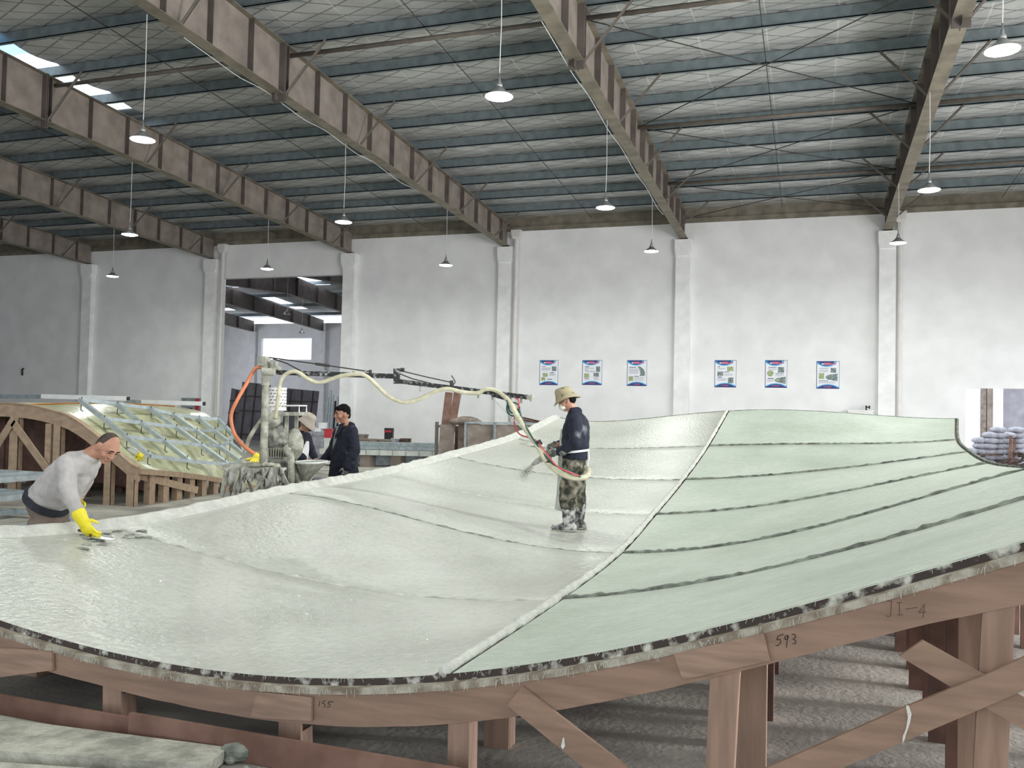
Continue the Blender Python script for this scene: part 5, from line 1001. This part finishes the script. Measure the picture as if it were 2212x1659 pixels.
a = atY(391, 889, YW-.2); b = atY(434, 860, YW-.2); t = thing('hose_cabinet', 'grey wall cabinet with red side panel left of the doorway', 'cabinet', V(((a.x+b.x)/2, YW-.15, a.z)))
obj('case', MB().box(((a.x+b.x)/2, YW-.1, (a.z+b.z)/2), (b.x-a.x, .2, b.z-a.z)), m_galvd, t); obj('slot', MB().box((a.x+(b.x-a.x)*.38, YW-.206, a.z+(b.z-a.z)*.66), ((b.x-a.x)*.5, .012, (b.z-a.z)*.12)).box((a.x+(b.x-a.x)*.36, YW-.206, a.z+(b.z-a.z)*.18), ((b.x-a.x)*.45, .012, (b.z-a.z)*.2)), m_black, t); obj('side_panel', MB().box((a.x+(b.x-a.x)*.82, YW-.206, (a.z+b.z)/2), ((b.x-a.x)*.2, .012, (b.z-a.z)*.9)), m_redp, t)
a = atY(48, 797, YW-.03); b = atY(48, 811, YW-.03); tag(obj('wall_bracket', MB().bar(a, b, .05, .06, (0, 1, 0)).bar(a, a+V((.09, 0, .02)), .04, .05), m_rod), 'small dark bracket on the left part of the back wall', 'bracket')
a = atY(1832, 886, YW-.25); b = atY(1885, 905, YW-.25); t = thing('wall_basin', 'white box shaped basin with a small dark tap below the last poster', 'basin', V(((a.x+b.x)/2, YW-.2, 0)))
obj('basin_body', MB().box(((a.x+b.x)/2, YW-.2, a.z/2), (b.x-a.x, .36, a.z)).box(((a.x+b.x)/2, YW-.2, a.z-.02), ((b.x-a.x)*1.06, .4, .04)), m_white, t); p = atY(1871, 886, YW-.3); obj('tap', MB().tube([p, p+V((0, 0, .14))], .02, 8).tube([p+V((0, 0, .09)), p+V((.09, 0, .09))], .018, 8).cap(p+V((.09, 0, .06)), p+V((.09, 0, .12)), .02, .02), m_black, t)
# outside the open door at the right: posts, far shed, sacks and scrap
for x0, x1, q, m in ((2118, 2129, 'pale grey', m_sackd), (2131, 2144, 'dark brown', m_brownp), (2168, 2180, 'slate grey', m_greyp)):
    a = atY(x0, 900, 33); b = atY(x1, 900, 33); tag(obj('yard_post', MB().box(((a.x+b.x)/2, 33, 1.7), (b.x-a.x, .2, 3.4)).box(((a.x+b.x)/2, 33, .1), ((b.x-a.x)*1.3, .3, .2)), m), q+' post outside the open door', 'post')
a = atY(2181, 900, 40); mb = MB().box((a.x+4, 40.3, 1.9), (8, .6, 3.8)).prism([(a.x-.2, 39.8, 3.8), (a.x+8.2, 39.8, 3.8), (a.x+8.2, 42, 4.5), (a.x-.2, 42, 4.5)], (0, .1, 0)); tag(obj('shed', mb, m_greyp), 'grey shed wall far outside the open door', 'shed')
n = 0
for (x, hgt, yv) in ((2096, 5, 29.6), (2116, 7, 29.7), (2136, 8, 29.6), (2156, 9, 29.7), (2174, 8, 30.3), (2196, 9, 30.6)):
    for i in range(hgt):
        p = atY(x, 1000, yv); c = V((p.x+random.uniform(-.04, .04), yv+random.uniform(-.05, .05), .09+.165*i)); mb = MB().ell(c, (.20, .03, 0), (-.04, .32, 0), (0, 0, .10), 14, 8, lambda p: V((abs(p.x)**.7*math.copysign(1, p.x), abs(p.y)**.7*math.copysign(1, p.y), p.z)))
        q = ['lowest', 'second', 'third', 'fourth', 'fifth', 'sixth', 'seventh', 'eighth', 'ninth'][i]; o = obj('cement_sack', mb, m_sack, smooth=True)
        tag(o, 'sack outside the door, %s from the ground in the %s stack' % (q if i else 'first', ORD[[2096, 2116, 2136, 2156, 2174, 2196].index(x)]), 'sack', 'stacked sacks outside the door')
mb = MB()
for i in range(40):
    x = random.uniform(5.05, 6.4); c = V((x, random.uniform(28.9, 29.3), .1+random.random()*(.45+.35*max(0, (x-5.2))))); mb.bar(c+V((random.uniform(-.4, .4), random.uniform(-.2, .2), random.uniform(-.15, .25))), c+V((random.uniform(-.4, .4), random.uniform(-.2, .2), random.uniform(-.15, .15))), .12, .04)
tag(obj('scrap_heap', mb, m_dark), 'dark heap of scrap timber in the doorway at the right edge', 'heap', kind='stuff')
for i, x in enumerate((2180, 2188)):
    a = atY(x, 990, 28.9); tag(obj('scrap_board', MB().bar((a.x, 28.95, 0), (a.x+.12, 29.3, 1.25-.1*i), .08, .03, (0, 1, 0)), m_plyr), 'reddish board leaning on the sacks outside the door, '+('left one' if i == 0 else 'right one'), 'board', 'boards leaning on the sacks')
